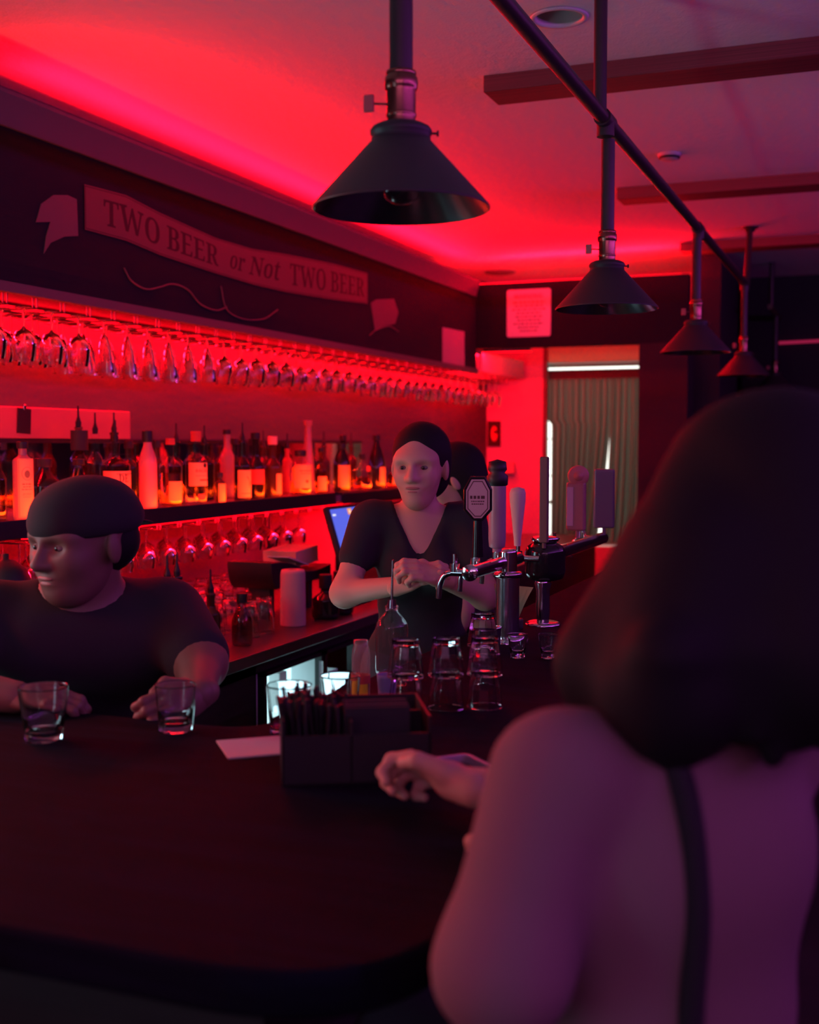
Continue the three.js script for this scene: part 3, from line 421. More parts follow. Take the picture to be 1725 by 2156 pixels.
function pendant(label, z, top) {
  const t = thing('pendant_lamp', label, 'pendant lamp', [RX, 2.005, z], 0, undefined);
  const k = -1.19;                                     // the key points away from the bar, to the left of the view
  const kd = [-0.93, 0.37];
  obj('stem', cyl(0.0212, 0.0212, top - 2.005 - 0.228, 24).translate(0, 0.228, 0), M.pipe, t);
  obj('socket', lathe([[0.0215, 0.245], [0.027, 0.243], [0.0275, 0.238], [0.0255, 0.236], [0.0295, 0.232], [0.0305, 0.222], [0.0295, 0.212], [0.0265, 0.209], [0.0265, 0.17], [0.0275, 0.168], [0.0275, 0.164], [0.026, 0.162], [0.026, 0.145], [0.03, 0.14]], 36), M.socket, t);
  const key = obj('switch_key', rod([kd[0] * 0.026, 0.186, kd[1] * 0.026], [kd[0] * 0.05, 0.187, kd[1] * 0.05], 0.0022, 8), M.socket, t);
  obj('key_paddle', rbox(0.02, 0.031, 0.006, 0.0025).rotateY(0.05).translate(kd[0] * 0.058, 0.187, kd[1] * 0.058), std([0.5, 0.1, 0.1], 0.5), key);  // paddle colour holds the red light that falls on it from the left
  const ring = obj('shade_holder', lathe([[0.026, 0.152], [0.042, 0.149], [0.052, 0.144], [0.056, 0.138], [0.0555, 0.132], [0.053, 0.13], [0.053, 0.122], [0.05, 0.12]], 36), M.shade, t);
  obj('thumb_screw', [rod([0.052 * 0.93, 0.134, -0.052 * 0.37], [0.066 * 0.93, 0.134, -0.066 * 0.37], 0.0022, 8), rod([0.064 * 0.93, 0.134, -0.064 * 0.37], [0.068 * 0.93, 0.134, -0.068 * 0.37], 0.0055, 14)], M.pipe, ring);
  obj('shade', lathe([[0.0535, 0.126], [0.054, 0.12], [0.158, 0.006], [0.161, 0.002], [0.1615, 0.0], [0.16, -0.001]], 64), M.shade, t);
  obj('shade_lining', lathe([[0.05, 0.124], [0.052, 0.119], [0.157, 0.004], [0.16, -0.001]], 64), M.lining, t);
  const b = obj('bulb', lathe([[0.0135, 0.145], [0.0135, 0.12], [0.02, 0.1], [0.033, 0.075], [0.0385, 0.05], [0.037, 0.033], [0.03, 0.018], [0.016, 0.009], [0.001, 0.006]], 30), M.bulb, t);
  obj('filament_stem', [cyl(0.006, 0.004, 0.05, 10).translate(0, 0.07, 0), cyl(0.013, 0.013, 0.025, 16).translate(0, 0.125, 0)], M.brushed, b);
  return t;
}
const p0 = pendant('nearest and largest black cone pendant lamp hanging over the bar', -2.03, 2.53);
[[-3.76, 'second black cone pendant lamp, hanging before the pale window header'], [-5.68, 'third black cone pendant lamp along the rail, before the dark column'], [-7.72, 'fourth black cone pendant lamp, at the end of the long rail']].forEach(([z, l]) => dup(p0, [RX, 2.005, z], 0, l));
pendant('smallest and farthest black cone pendant lamp near the end wall', -10.05, 2.599);

// ---------------------------------------------------------------- beer towers and tap handles
{ const BY = 1.07;
  function faucet(t, z, y) { const f = obj('faucet', [rod([0, y, z], [-0.07, y, z], 0.009), tube([[-0.06, y, z], [-0.085, y - 0.006, z], [-0.1, y - 0.03, z], [-0.104, y - 0.065, z]], 0.0075), cyl(0.012, 0.012, 0.02, 16).translate(-0.062, y + 0.002, z), rod([-0.062, y + 0.02, z], [-0.062, y + 0.045, z], 0.006)], M.steel, t); return f; }
  const A = thing('beer_tower', 'chrome column beer tower nearest the viewer with three tap handles', 'beer tower', [-0.895, BY, -2.95]);
  obj('flange', lathe([[0.001, 0.012], [0.045, 0.012], [0.055, 0.008], [0.056, 0.0]], 36), M.steel, A);
  obj('column', lathe([[0.03, 0.008], [0.03, 0.168], [0.031, 0.17]], 40), M.brushed, A);
  obj('upper_column', lathe([[0.024, 0.18], [0.024, 0.232], [0.02, 0.24], [0.001, 0.241]], 40), M.steel, A);
  obj('collar', lathe([[0.03, 0.166], [0.038, 0.168], [0.039, 0.176], [0.036, 0.181], [0.024, 0.183]], 40), std([0.6, 0.5, 0.5], 0.15, 1), A);
  obj('manifold', [rod([-0.01, 0.205, 0.27], [-0.01, 0.205, -0.13], 0.0165, 20), lathe([[0.001, 0], [0.02, 0], [0.02, 0.008], [0.001, 0.01]], 20).rotateX(Math.PI / 2).translate(-0.01, 0.205, 0.27)], M.steel, A);
  for (const z of [0.235, 0.08, -0.1]) faucet(A, z, 0.2);
  const hx = -0.004, hex = new THREE.Shape(); [[-0.031, 0.002], [-0.031, 0.05], [-0.016, 0.078], [0.016, 0.078], [0.031, 0.05], [0.031, 0.002], [0.01, -0.022], [-0.01, -0.022]].forEach(([x, y], i) => i ? hex.lineTo(x, y) : hex.moveTo(x, y));
  const turn = 0.3, h1 = obj('tap_handle', [rod([hx, 0.24, 0.235], [hx, 0.355, 0.235], 0.014, 14, 0.009), new THREE.ExtrudeGeometry(hex, { depth: 0.016, bevelEnabled: true, bevelSize: 0.003, bevelThickness: 0.003, bevelSegments: 2 }).rotateY(turn).translate(hx - 0.002, 0.352, 0.228)], M.blackGloss, A);
  h1.userData.label = 'black handle with a pale hexagonal badge';
  const hexIn = new THREE.Shape(); [[-0.028, 0.004], [-0.028, 0.048], [-0.015, 0.074], [0.015, 0.074], [0.028, 0.048], [0.028, 0.004], [0.009, -0.018], [-0.009, -0.018]].forEach(([x, y], i) => i ? hexIn.lineTo(x, y) : hexIn.moveTo(x, y));
  const bg = new THREE.ExtrudeGeometry(hexIn, { depth: 0.003, bevelEnabled: false }), bp = bg.attributes.position, bu = bg.attributes.uv; for (let i = 0; i < bp.count; i++) bu.setXY(i, (bp.getX(i) + 0.028) / 0.056, (bp.getY(i) + 0.018) / 0.092);
  obj('badge', bg.translate(0, 0, 0.0192).rotateY(turn).translate(hx - 0.002, 0.352, 0.228), std([1, 1, 1], 0.3, 0.1, { map: paint(128, 200, (c, w, h) => { c.fillStyle = '#b9a69c'; c.fillRect(0, 0, w, h); ink(c, '#4a2c2c'); c.lineWidth = 5; c.beginPath(); c.moveTo(10, 60); c.lineTo(40, 10); c.lineTo(88, 10); c.lineTo(118, 60); c.lineTo(118, 150); c.lineTo(80, 190); c.lineTo(48, 190); c.lineTo(10, 150); c.closePath(); c.stroke(); greek(c, 22, 106, 84, 16, 3); greek(c, 28, 100, 110, 6, 6); greek(c, 30, 96, 124, 6, 6); }) }), h1);
  const h2 = obj('tap_handle', [rod([hx, 0.24, 0.08], [hx, 0.25, 0.08], 0.012), lathe([[0.012, 0.248], [0.02, 0.252], [0.022, 0.27], [0.022, 0.405], [0.012, 0.412]], 28).translate(hx, 0, 0.08)], std([0.3, 0.22, 0.26], 0.35), A);
  h2.userData.label = 'thick round greyish handle with a black knob';
  obj('knob', lathe([[0.013, 0.4], [0.026, 0.408], [0.027, 0.43], [0.018, 0.438], [0.024, 0.446], [0.022, 0.466], [0.001, 0.472]], 24).translate(hx, 0, 0.08), M.blackPlastic, h2);
  const h3 = obj('tap_handle', lathe([[0.009, 0.24], [0.01, 0.26], [0.0155, 0.31], [0.021, 0.36], [0.0215, 0.38], [0.018, 0.392], [0.001, 0.397]], 28).translate(hx - 0.0, 0, -0.1), std([0.52, 0.42, 0.36], 0.6), A);
  h3.userData.label = 'beige tapered handle';
  const B = thing('beer_tower', 'mushroom-topped beer tower behind the first with tap handles before the window', 'beer tower', [-0.885, BY, -3.26]);
  obj('flange', lathe([[0.001, 0.01], [0.04, 0.01], [0.05, 0.006], [0.05, 0]], 30), M.steel, B);
  obj('column', lathe([[0.017, 0.006], [0.02, 0.05], [0.019, 0.1], [0.024, 0.118], [0.022, 0.124]], 36), M.steel, B);
  obj('drum', lathe([[0.022, 0.122], [0.05, 0.13], [0.058, 0.15], [0.058, 0.205], [0.05, 0.222], [0.03, 0.235], [0.001, 0.24]], 40).translate(0.0, 0, -0.02), M.blackGloss, B);
  obj('cap_plate', lathe([[0.001, 0.251], [0.035, 0.249], [0.042, 0.243], [0.036, 0.236]], 32).translate(0, 0, -0.02), M.steel, B);
  obj('manifold', rod([0, 0.19, -0.05], [0, 0.19, -0.77], 0.02, 18), M.steel, B);
  for (const z of [0.04, -0.36, -0.74]) faucet(B, z, 0.19);
  const slab = obj('tap_handle', [rod([0.01, 0.22, 0.03], [0.01, 0.25, 0.03], 0.006), rbox(0.024, 0.24, 0.018, 0.004).translate(0.01, 0.355, 0.03)], std([0.12, 0.07, 0.06], 0.5), B); slab.userData.label = 'flat dark wooden handle';
  const lab = obj('tap_handle', [rod([0.01, 0.22, -0.36], [0.01, 0.25, -0.36], 0.006), rbox(0.06, 0.15, 0.026, 0.008).translate(0.006, 0.318, -0.36)], std([0.3, 0.14, 0.14], 0.4), B); lab.userData.label = 'brown paddle handle with a round medallion';
  obj('medallion', [lathe([[0.001, 0.012], [0.028, 0.01], [0.033, 0.003], [0.033, -0.004], [0.001, -0.006]], 28).rotateX(Math.PI / 2).rotateY(0.3).translate(0.012, 0.412, -0.36), lathe([[0.001, 0.02], [0.012, 0.017], [0.016, 0.01]], 20).rotateX(Math.PI / 2).rotateY(0.3).translate(0.012, 0.412, -0.36)], std([0.42, 0.17, 0.13], 0.4), lab);
  obj('paddle_print', rbox(0.02, 0.12, 0.004, 0.001).rotateY(0.2).translate(-0.01, 0.318, -0.345), std([0.5, 0.4, 0.38], 0.6), lab);
  const wide = obj('tap_handle', [rod([0.01, 0.2, -0.74], [0.01, 0.23, -0.74], 0.006), new RoundedBoxGeometry(0.07, 0.2, 0.022, 3, 0.008).rotateY(0.2).translate(0.01, 0.326, -0.74)], std([0.12, 0.09, 0.14], 0.12), B); wide.userData.label = 'wide glossy dark handle';
}

// ---------------------------------------------------------------- things on the bar
const BT = 1.0701;
{ // stacked upside-down tumblers
  const spots = [[-0.842, -2.108, 'nearest stack'], [-0.775, -2.15, 'second stack'], [-0.71, -2.19, 'third stack'], [-0.815, -2.5, 'stack at the back by the bottle']];
  for (const [x, z, l] of spots) for (let k = 0; k < 2; k++)
    tumbler(`fluted tumbler upside down, ${k ? 'upper' : 'lower'} one of the ${l}`, [x, BT + 0.064 * k, z], undefined, 0.075, false, 0.027, 0.036, true);
  [[-0.8, -2.72, 'left'], [-0.73, -2.74, 'middle'], [-0.67, -2.8, 'right']].forEach(([x, z, l]) => { const t = tumbler(`small shot glass before the chrome beer tower, ${l} of three`, [x, BT, z], undefined, 0.06, true, 0.017, 0.024); });
  tumbler('faceted tumbler lit blue from behind at the left of the straw caddy', [-0.965, BT, -1.86], undefined, 0.088, true, 0.033, 0.041, true);
  tumbler('clear tumbler standing behind the black straws', [-0.93, BT, -2.0], undefined, 0.082, true, 0.031, 0.038);
  tumbler('clear tumbler in the hand of the capped man glowing blue', [-1.16, BT, -1.8], undefined, 0.085, true, 0.03, 0.036);
  tumbler('clear tumbler at the near left with a bright glint on its rim', [-1.335, BT, -1.66], undefined, 0.095, true, 0.032, 0.043);
  // bottle with a long spout
  const q = bottle('pour_bottle', 'clear round bottle with a long thin metal spout on the bar', { r: 0.036, h: 0.155, body: 0.105, neck: 0.0125, mat: M.glass, shoulder: 0.42 }, [-1.0, BT, -2.42]);
  obj('spout', [cyl(0.011, 0.009, 0.018).translate(0, 0.15, 0), rod([0, 0.165, 0], [0.002, 0.255, 0], 0.003, 10, 0.0018)], M.steel, q);
  const t = thing('sauce_bottle', 'small clear bottle with red band and yellow label beside the cooler light', 'bottle', [-0.955, BT, -2.15]);
  obj('bottle_glass', lathe([[0.001, 0.002], [0.016, 0], [0.018, 0.004], [0.018, 0.09], [0.017, 0.102], [0.014, 0.112], [0.014, 0.122], [0.001, 0.123]], 24), M.frost, t);
  obj('band', cyl(0.0188, 0.0188, 0.016, 24, true).translate(0, 0.037, 0), LAB.red, t);
  obj('label', new THREE.CylinderGeometry(0.019, 0.019, 0.034, 18, 1, true, -0.4, 1.6).translate(0, 0.02, 0), std([0.75, 0.62, 0.02], 0.6), t);
  tag(obj('cup', lathe([[0.001, 0.004], [0.014, 0.003], [0.017, 0.0], [0.02, 0.04], [0.0205, 0.048], [0.0185, 0.047], [0.0155, 0.008]], 24).translate(-0.92, BT, -2.2), std([0.25, 0.2, 0.42], 0.4)), 'small violet plastic cup beside the stacked tumblers', 'cup');
}
{ // straw and napkin caddy
  const t = thing('bar_caddy', 'black plastic bar caddy packed with straws and napkins in the middle foreground', 'caddy', [-0.765, BT, -1.69], 0.5);
  const w = 0.225, d = 0.17, hB = 0.1, th = 0.004;
  obj('tray_body', [box(-w / 2, w / 2, 0, th, -d / 2, d / 2), box(-w / 2, w / 2, 0, hB, -d / 2, -d / 2 + th), box(-w / 2, w / 2, 0, hB * 0.75, d / 2 - th, d / 2), box(-w / 2, -w / 2 + th, 0, hB, -d / 2, d / 2), box(w / 2 - th, w / 2, 0, hB, -d / 2, d / 2), box(-0.01, -0.006, 0, hB * 0.95, -d / 2, d / 2), box(-w / 2, w / 2, 0, hB * 0.9, -0.01, -0.006)], M.blackPlastic, t);
  tag(obj('napkin_stack', Array.from({ length: 14 }, (_, i) => box(-0.05, 0.05, 0, 0.1 + 0.006 * rnd(), -0.036 + i * 0.005, -0.032 + i * 0.005)).map((g) => g.rotateY(0.5).translate(-0.765 + 0.055 * 0.88 - 0.01, BT + th, -1.69 - 0.055 * 0.48 + 0.025)), std([0.02, 0.018, 0.022], 0.9)), 'stack of black paper napkins standing in the bar caddy', 'napkins').userData.kind = 'stuff';
  const gs = []; for (let i = 0; i < 64; i++) { const u = rnd(), v = rnd(), x = -0.1 + 0.085 * u, z = -0.075 + 0.145 * v, a = (rnd() - 0.62) * 0.035, b = (rnd() - 0.5) * 0.03; gs.push(rod([x, th, z], [x + a, 0.108 + 0.012 * rnd() + (u < 0.4 ? 0.008 : 0), z + b], 0.0032, 6)); }
  const s = obj('drinking_straws', gs.map((g) => g.rotateY(0.5).translate(-0.765, BT, -1.69)), M.blackPlastic); tag(s, 'bunch of black drinking straws standing in the bar caddy', 'straws'); s.userData.kind = 'stuff';
}
tag(obj('paper_napkin', rbox(0.13, 0.003, 0.12, 0.001).rotateY(0.7).translate(-0.965, BT + 0.0015, -1.755), std([0.55, 0.45, 0.42], 0.9)), 'pale paper napkin lying on the bar left of the caddy', 'napkin');
{ const t = thing('clear_tray', 'shallow clear rectangular tray under the red-lit hand', 'tray', [-0.595, BT, -1.725], -0.75);
  const s = new THREE.Shape(); const rr = (q, w, h, r) => { q.moveTo(-w + r, -h); q.lineTo(w - r, -h); q.quadraticCurveTo(w, -h, w, -h + r); q.lineTo(w, h - r); q.quadraticCurveTo(w, h, w - r, h); q.lineTo(-w + r, h); q.quadraticCurveTo(-w, h, -w, h - r); q.lineTo(-w, -h + r); q.quadraticCurveTo(-w, -h, -w + r, -h); };
  rr(s, 0.055, 0.038, 0.014); const o = new THREE.Path(); rr(o, 0.05, 0.033, 0.011); s.holes.push(o);
  obj('rim', new THREE.ExtrudeGeometry(s, { depth: 0.012, bevelEnabled: true, bevelSize: 0.0015, bevelThickness: 0.0015, bevelSegments: 2 }).rotateX(-Math.PI / 2).translate(0, 0.003, 0), std([0.4, 0.34, 0.36], 0.25), t);
  obj('base', rbox(0.1, 0.003, 0.066, 0.001).translate(0, 0.002, 0), M.purpleGlass, t); }
{ const t = thing('steel_cup', 'small shiny steel cup with a pale glint beside the chrome tower', 'cup', [-0.9, BT, -2.8]);
  obj('cup_wall', lathe([[0.001, 0.003], [0.028, 0.002], [0.031, 0.0], [0.033, 0.055], [0.034, 0.057], [0.032, 0.057], [0.029, 0.006], [0.001, 0.006]], 32), M.steel, t); obj('rim', lathe([[0.032, 0.055], [0.0355, 0.056], [0.0355, 0.06], [0.032, 0.06]], 32), M.steel, t); }
{ const t = thing('menu_holder', 'low holder with fanned beige cards between the steel cup and the bartender', 'card holder', [-0.955, BT, -3.145]);
  obj('holder', rbox(0.08, 0.03, 0.05, 0.005).translate(0, 0.015, 0), M.blackPlastic, t);
  for (let i = 0; i < 7; i++) { const g = new THREE.PlaneGeometry(0.03, 0.1, 3, 10).translate(0, 0.05, 0), p = g.attributes.position; for (let j = 0; j < p.count; j++) { const y = p.getY(j); p.setX(j, p.getX(j) + (i - 1.5) * y * 0.09 + (i - 1) * y * y * 0.3); p.setZ(j, p.getZ(j) + 0.3 * y * y - 0.003 * i); } g.computeVertexNormals(); obj('card', g.rotateY(-0.35).translate(-0.015 + 0.004 * i, 0.022, -0.012 + 0.004 * i), std([0.2, 0.16, 0.1], 0.8), t); } }

// ---------------------------------------------------------------- people
// a body is a smooth field round tapered bones and ellipsoids, meshed on a grid
function blob(parts, k, cell) {
  const lo = [9, 9, 9], hi = [-9, -9, -9];
  for (const p of parts) if (!p.cut) for (const [c, r] of p.c ? [[p.c, Math.max(...p.r)]] : [[p.a, p.ra], [p.b, p.rb]]) for (let i = 0; i < 3; i++) { lo[i] = Math.min(lo[i], c[i] - r - 0.03); hi[i] = Math.max(hi[i], c[i] + r + 0.03); }
  const mid = [0, 1, 2].map((i) => (lo[i] + hi[i]) / 2), half = Math.max(...[0, 1, 2].map((i) => (hi[i] - lo[i]) / 2)) * 1.06;
  const n = Math.max(16, Math.min(118, Math.ceil(2 * half / cell))), mc = new MarchingCubes(n, new THREE.MeshStandardMaterial(), false, false, 160000);
  mc.isolation = 0;
  const ps = parts.map((p) => p.c ? { ...p, q: new THREE.Quaternion().setFromEuler(new THREE.Euler(...(p.e ?? [0, 0, 0]))).invert(), m: Math.min(...p.r) } : { ...p, d: [0, 1, 2].map((i) => p.b[i] - p.a[i]) });
  for (const p of ps) if (!p.c) p.l = Math.max(1e-9, p.d[0] ** 2 + p.d[1] ** 2 + p.d[2] ** 2);
  const v = new THREE.Vector3(), h = n / 2;
  for (let z = 0; z < n; z++) for (let y = 0; y < n; y++) for (let x = 0; x < n; x++) {
    const P = [mid[0] + (x - h) / h * half, mid[1] + (y - h) / h * half, mid[2] + (z - h) / h * half];
    let f = 1e3;
    for (const p of ps) {
      let d;
      if (p.c) { v.set(P[0] - p.c[0], P[1] - p.c[1], P[2] - p.c[2]); if (p.e) v.applyQuaternion(p.q); d = (Math.sqrt((v.x / p.r[0]) ** 2 + (v.y / p.r[1]) ** 2 + (v.z / p.r[2]) ** 2) - 1) * p.m; }
      else { const w = [P[0] - p.a[0], P[1] - p.a[1], P[2] - p.a[2]], t = Math.max(0, Math.min(1, (w[0] * p.d[0] + w[1] * p.d[1] + w[2] * p.d[2]) / p.l)); d = Math.hypot(w[0] - t * p.d[0], w[1] - t * p.d[1], w[2] - t * p.d[2]) - (p.ra + (p.rb - p.ra) * t); }
      const kk = p.k ?? k;
      if (p.cut) { const s = Math.max(kk - Math.abs(-d - f), 0) / kk; f = Math.max(f, -d) + s * s * kk / 4; }
      else { const s = Math.max(kk - Math.abs(d - f), 0) / kk; f = Math.min(f, d) - s * s * kk / 4; }
    }
    mc.field[x + y * n + z * n * n] = -f;
  }
  mc.update();
  const c = mc.count, pos = mc.positionArray.slice(0, c * 3), nor = mc.normalArray.slice(0, c * 3);
  for (let i = 0; i < c; i++) for (let j = 0; j < 3; j++) pos[3 * i + j] = pos[3 * i + j] * half + mid[j];
  let g = new THREE.BufferGeometry(); g.setAttribute('position', new THREE.BufferAttribute(pos, 3)); g.setAttribute('normal', new THREE.BufferAttribute(nor, 3));
  return g;
}
const bone = (a, b, ra, rb, k) => ({ a, b, ra, rb, ...(k ? { k } : {}) });
const ell = (c, r, e, more) => ({ c, r, ...(e ? { e } : {}), ...more });
const place = (...a) => placed(...a);
function placed(g, at, yaw, pitch = 0, roll = 0) { return g.rotateZ(roll).rotateX(pitch).rotateY(yaw).translate(...at); }
// head, chin and face about the origin, looking to +z; about 0.22 m tall
function headParts(w = 1) {
  return [ell([0, 0.035, -0.015], [0.074 * w, 0.085, 0.093]), ell([0, -0.03, 0.02], [0.06 * w, 0.085, 0.07]), ell([0, -0.085, 0.052], [0.03 * w, 0.026, 0.03]), ell([0.033 * w, -0.02, 0.058], [0.026, 0.026, 0.022]), ell([-0.033 * w, -0.02, 0.058], [0.026, 0.026, 0.022]),
    ell([0, 0.03, 0.062], [0.05, 0.018, 0.022]), bone([0, 0.015, 0.083], [0, -0.022, 0.104], 0.0075, 0.0125, 0.012), ell([0.011, -0.026, 0.094], [0.009, 0.008, 0.009], null, { k: 0.01 }), ell([-0.011, -0.026, 0.094], [0.009, 0.008, 0.009], null, { k: 0.01 }),
    ell([0, -0.05, 0.083], [0.022, 0.008, 0.01], null, { k: 0.008 }), ell([0, -0.061, 0.081], [0.019, 0.008, 0.01], null, { k: 0.008 }), ell([0, -0.0553, 0.097], [0.024, 0.0016, 0.008], null, { cut: true, k: 0.004 }),
    ell([0.031, 0.008, 0.09], [0.017, 0.011, 0.014], null, { cut: true, k: 0.014 }), ell([-0.031, 0.008, 0.09], [0.017, 0.011, 0.014], null, { cut: true, k: 0.014 }),
    ell([0.076 * w, -0.005, -0.008], [0.01, 0.032, 0.02], [0, 0.35, 0], { k: 0.008 }), ell([-0.076 * w, -0.005, -0.008], [0.01, 0.032, 0.02], [0, -0.35, 0], { k: 0.008 })];
}
// a hand from wrist at the origin reaching to +z, palm down, thumb on +x when side is 1
function handGeo(side, curl) {
  const ps = [ell([0, 0, 0.045], [0.038, 0.014, 0.045]), bone([0, 0, -0.02], [0, 0, 0.02], 0.024, 0.025, 0.02)];
  [[-0.03, 0.07], [-0.0105, 0.08], [0.0105, 0.076], [0.029, 0.058]].map(([x, l], i) => {
    const s = -side; let p = [s * -x * -1, 0, 0.082 - (i === 3 ? 0.012 : 0)], a = curl * 0.5;
    const rs = [0.0095, 0.0088, 0.008, 0.0068];
    [0.45, 0.32, 0.26].forEach((f, j) => { const q = [p[0] + (p[0] > 0 ? 0.04 : -0.04) * l * f * (1 - curl), p[1] - Math.sin(a) * l * f, p[2] + Math.cos(a) * l * f]; ps.push(bone(p, q, rs[j], rs[j + 1], 0.006)); p = q; a += curl * (1.05 + 0.1 * i); });
  });
  const s = side; ps.push(bone([s * 0.026, -0.002, 0.022], [s * 0.048, -0.008, 0.052], 0.013, 0.011, 0.012), bone([s * 0.048, -0.008, 0.052], [s * 0.05 - s * curl * 0.012, -0.016, 0.08], 0.0105, 0.0085, 0.006));
  return blob(ps, 0.012, 0.0036);
}
function hand(side, curl, at, dir, roll = 0) {       // dir: where the fingers point
  const yaw = Math.atan2(dir[0], dir[2]), pitch = -Math.atan2(dir[1], Math.hypot(dir[0], dir[2])); return place(handGeo(side, curl), at, yaw, pitch, roll);
}
function face(root, at, yaw, pitch, roll = 0, sc = [1, 1, 1]) {        // eyes, brows and lips as parts
  const place = (g, ...a) => placed(g.scale(...sc), ...a);
  for (const s of [1, -1]) {
    const e = obj('eye', place(new THREE.SphereGeometry(0.0105, 18, 12).scale(1.15, 0.72, 1).translate(s * 0.031, 0.006, 0.0712), at, yaw, pitch, roll), M.eye, root);
    obj('iris', place(new THREE.SphereGeometry(0.0048, 12, 8).scale(1, 1, 0.5).translate(s * 0.031 - 0.001, 0.006, 0.0805), at, yaw, pitch, roll), M.iris, e);
    obj('eyebrow', place(tube([[s * 0.014, 0.024, 0.088], [s * 0.032, 0.031, 0.084], [s * 0.05, 0.023, 0.068]], 0.0032, 6, 14), at, yaw, pitch, roll), M.hair, root);
  }
  obj('lips', place(flat([new THREE.SphereGeometry(1, 16, 8).scale(0.021, 0.0052, 0.006).translate(0, -0.0505, 0.0895), new THREE.SphereGeometry(1, 16, 8).scale(0.018, 0.006, 0.006).translate(0, -0.0612, 0.0872)]), at, yaw, pitch, roll), M.lips, root);
}

{ // bartender ------------------------------------------------------------
  const t = thing('person', 'bartender in a black V-neck top with tied-back dark hair, hands clasped behind the taps', 'person', [-1.25, 0, -3.24], 0.37);
  const hc = [0, 1.512, 0.03], yaw = -0.25, pitch = 0.06;
  const LS = [0.14, 1.352, 0], RS = [-0.15, 1.358, 0], LE = [0.185, 1.15, 0.1], RE = [-0.215, 1.155, 0.08], LW = [0.06, 1.212, 0.225], RW = [-0.05, 1.195, 0.215];
  const torso = [ell([0, 1.27, -0.02], [0.13, 0.12, 0.085]), ell([0, 1.12, -0.035], [0.115, 0.14, 0.08]), ell([0, 0.95, -0.05], [0.15, 0.13, 0.1]), bone([0.055, 1.22, 0.045], [0.055, 1.225, 0.05], 0.05, 0.048), bone([-0.055, 1.22, 0.045], [-0.055, 1.225, 0.05], 0.05, 0.048), bone([-0.12, 1.36, -0.005], [0.12, 1.355, -0.005], 0.045, 0.045)];
  const arms = [bone(LS, LE, 0.044, 0.035), bone(LE, LW, 0.036, 0.024), bone(RS, RE, 0.044, 0.036), bone(RE, RW, 0.038, 0.024)];
  const body = blob([...torso, ...arms, bone([0, 1.35, -0.01], [0, 1.44, 0.012], 0.05, 0.046, 0.03), bone([0.08, 0.9, -0.05], [0.09, 0.48, -0.03], 0.08, 0.055), bone([0.09, 0.48, -0.03], [0.09, 0.07, -0.05], 0.055, 0.035), bone([-0.08, 0.9, -0.05], [-0.09, 0.48, -0.03], 0.08, 0.055), bone([-0.09, 0.48, -0.03], [-0.09, 0.07, -0.05], 0.055, 0.035), bone([0.09, 0.03, -0.06], [0.1, 0.025, 0.1], 0.03, 0.028), bone([-0.09, 0.03, -0.06], [-0.1, 0.025, 0.1], 0.03, 0.028)], 0.035, 0.0145);
  obj('body', [body, place(blob(headParts(0.97), 0.03, 0.0042), hc, yaw, pitch), hand(-1, 0.75, LW, [-0.75, 0.32, 0.35], -0.7), hand(1, 0.7, RW, [0.8, 0.4, 0.25], 0.7)], M.skin, t);
  face(t, hc, yaw, pitch);
  const hairTop = blob([ell([0, 0.045, -0.025], [0.085, 0.088, 0.1]), ell([0, -0.02, -0.06], [0.075, 0.08, 0.06]), ell([0, 0.03, -0.115], [0.04, 0.04, 0.035]), ell([0, -0.045, 0.09], [0.062, 0.115, 0.075], null, { cut: true, k: 0.02 })], 0.03, 0.0055);
  obj('hair', place(hairTop, hc, yaw, pitch), M.hair, t);
  const inflate = (p, d) => p.c ? { ...p, r: p.r.map((r) => r + d) } : { ...p, ra: p.ra + d, rb: p.rb + d };
  const mid = (a, b, f) => a.map((v, i) => v + (b[i] - v) * f);
  const top = blob([...torso.map((p) => inflate(p, 0.011)), bone(LS, mid(LS, LE, 0.5), 0.056, 0.052), bone(RS, mid(RS, RE, 0.5), 0.056, 0.052), { a: [0, 1.225, 0.11], b: [0, 1.46, 0.05], ra: 0.012, rb: 0.1, cut: true, k: 0.008 }, { a: [0, 1.4, 0], b: [0, 1.5, 0], ra: 0.075, rb: 0.09, cut: true, k: 0.008 }], 0.03, 0.0105);
  obj('top', top, M.tee, t);
  obj('trousers', blob([ell([0, 0.94, -0.05], [0.162, 0.12, 0.112]), bone([0.08, 0.9, -0.05], [0.09, 0.48, -0.03], 0.095, 0.066), bone([0.09, 0.48, -0.03], [0.09, 0.1, -0.05], 0.066, 0.052), bone([-0.08, 0.9, -0.05], [-0.09, 0.48, -0.03], 0.095, 0.066), bone([-0.09, 0.48, -0.03], [-0.09, 0.1, -0.05], 0.066, 0.052)], 0.03, 0.014), M.denim, t);
  for (const s of [1, -1]) obj('shoe', blob([bone([s * 0.09, 0.042, -0.07], [s * 0.105, 0.036, 0.13], 0.042, 0.036), bone([s * 0.09, 0.08, -0.06], [s * 0.09, 0.05, -0.03], 0.045, 0.042)], 0.02, 0.012), M.blackPlastic, t);
}
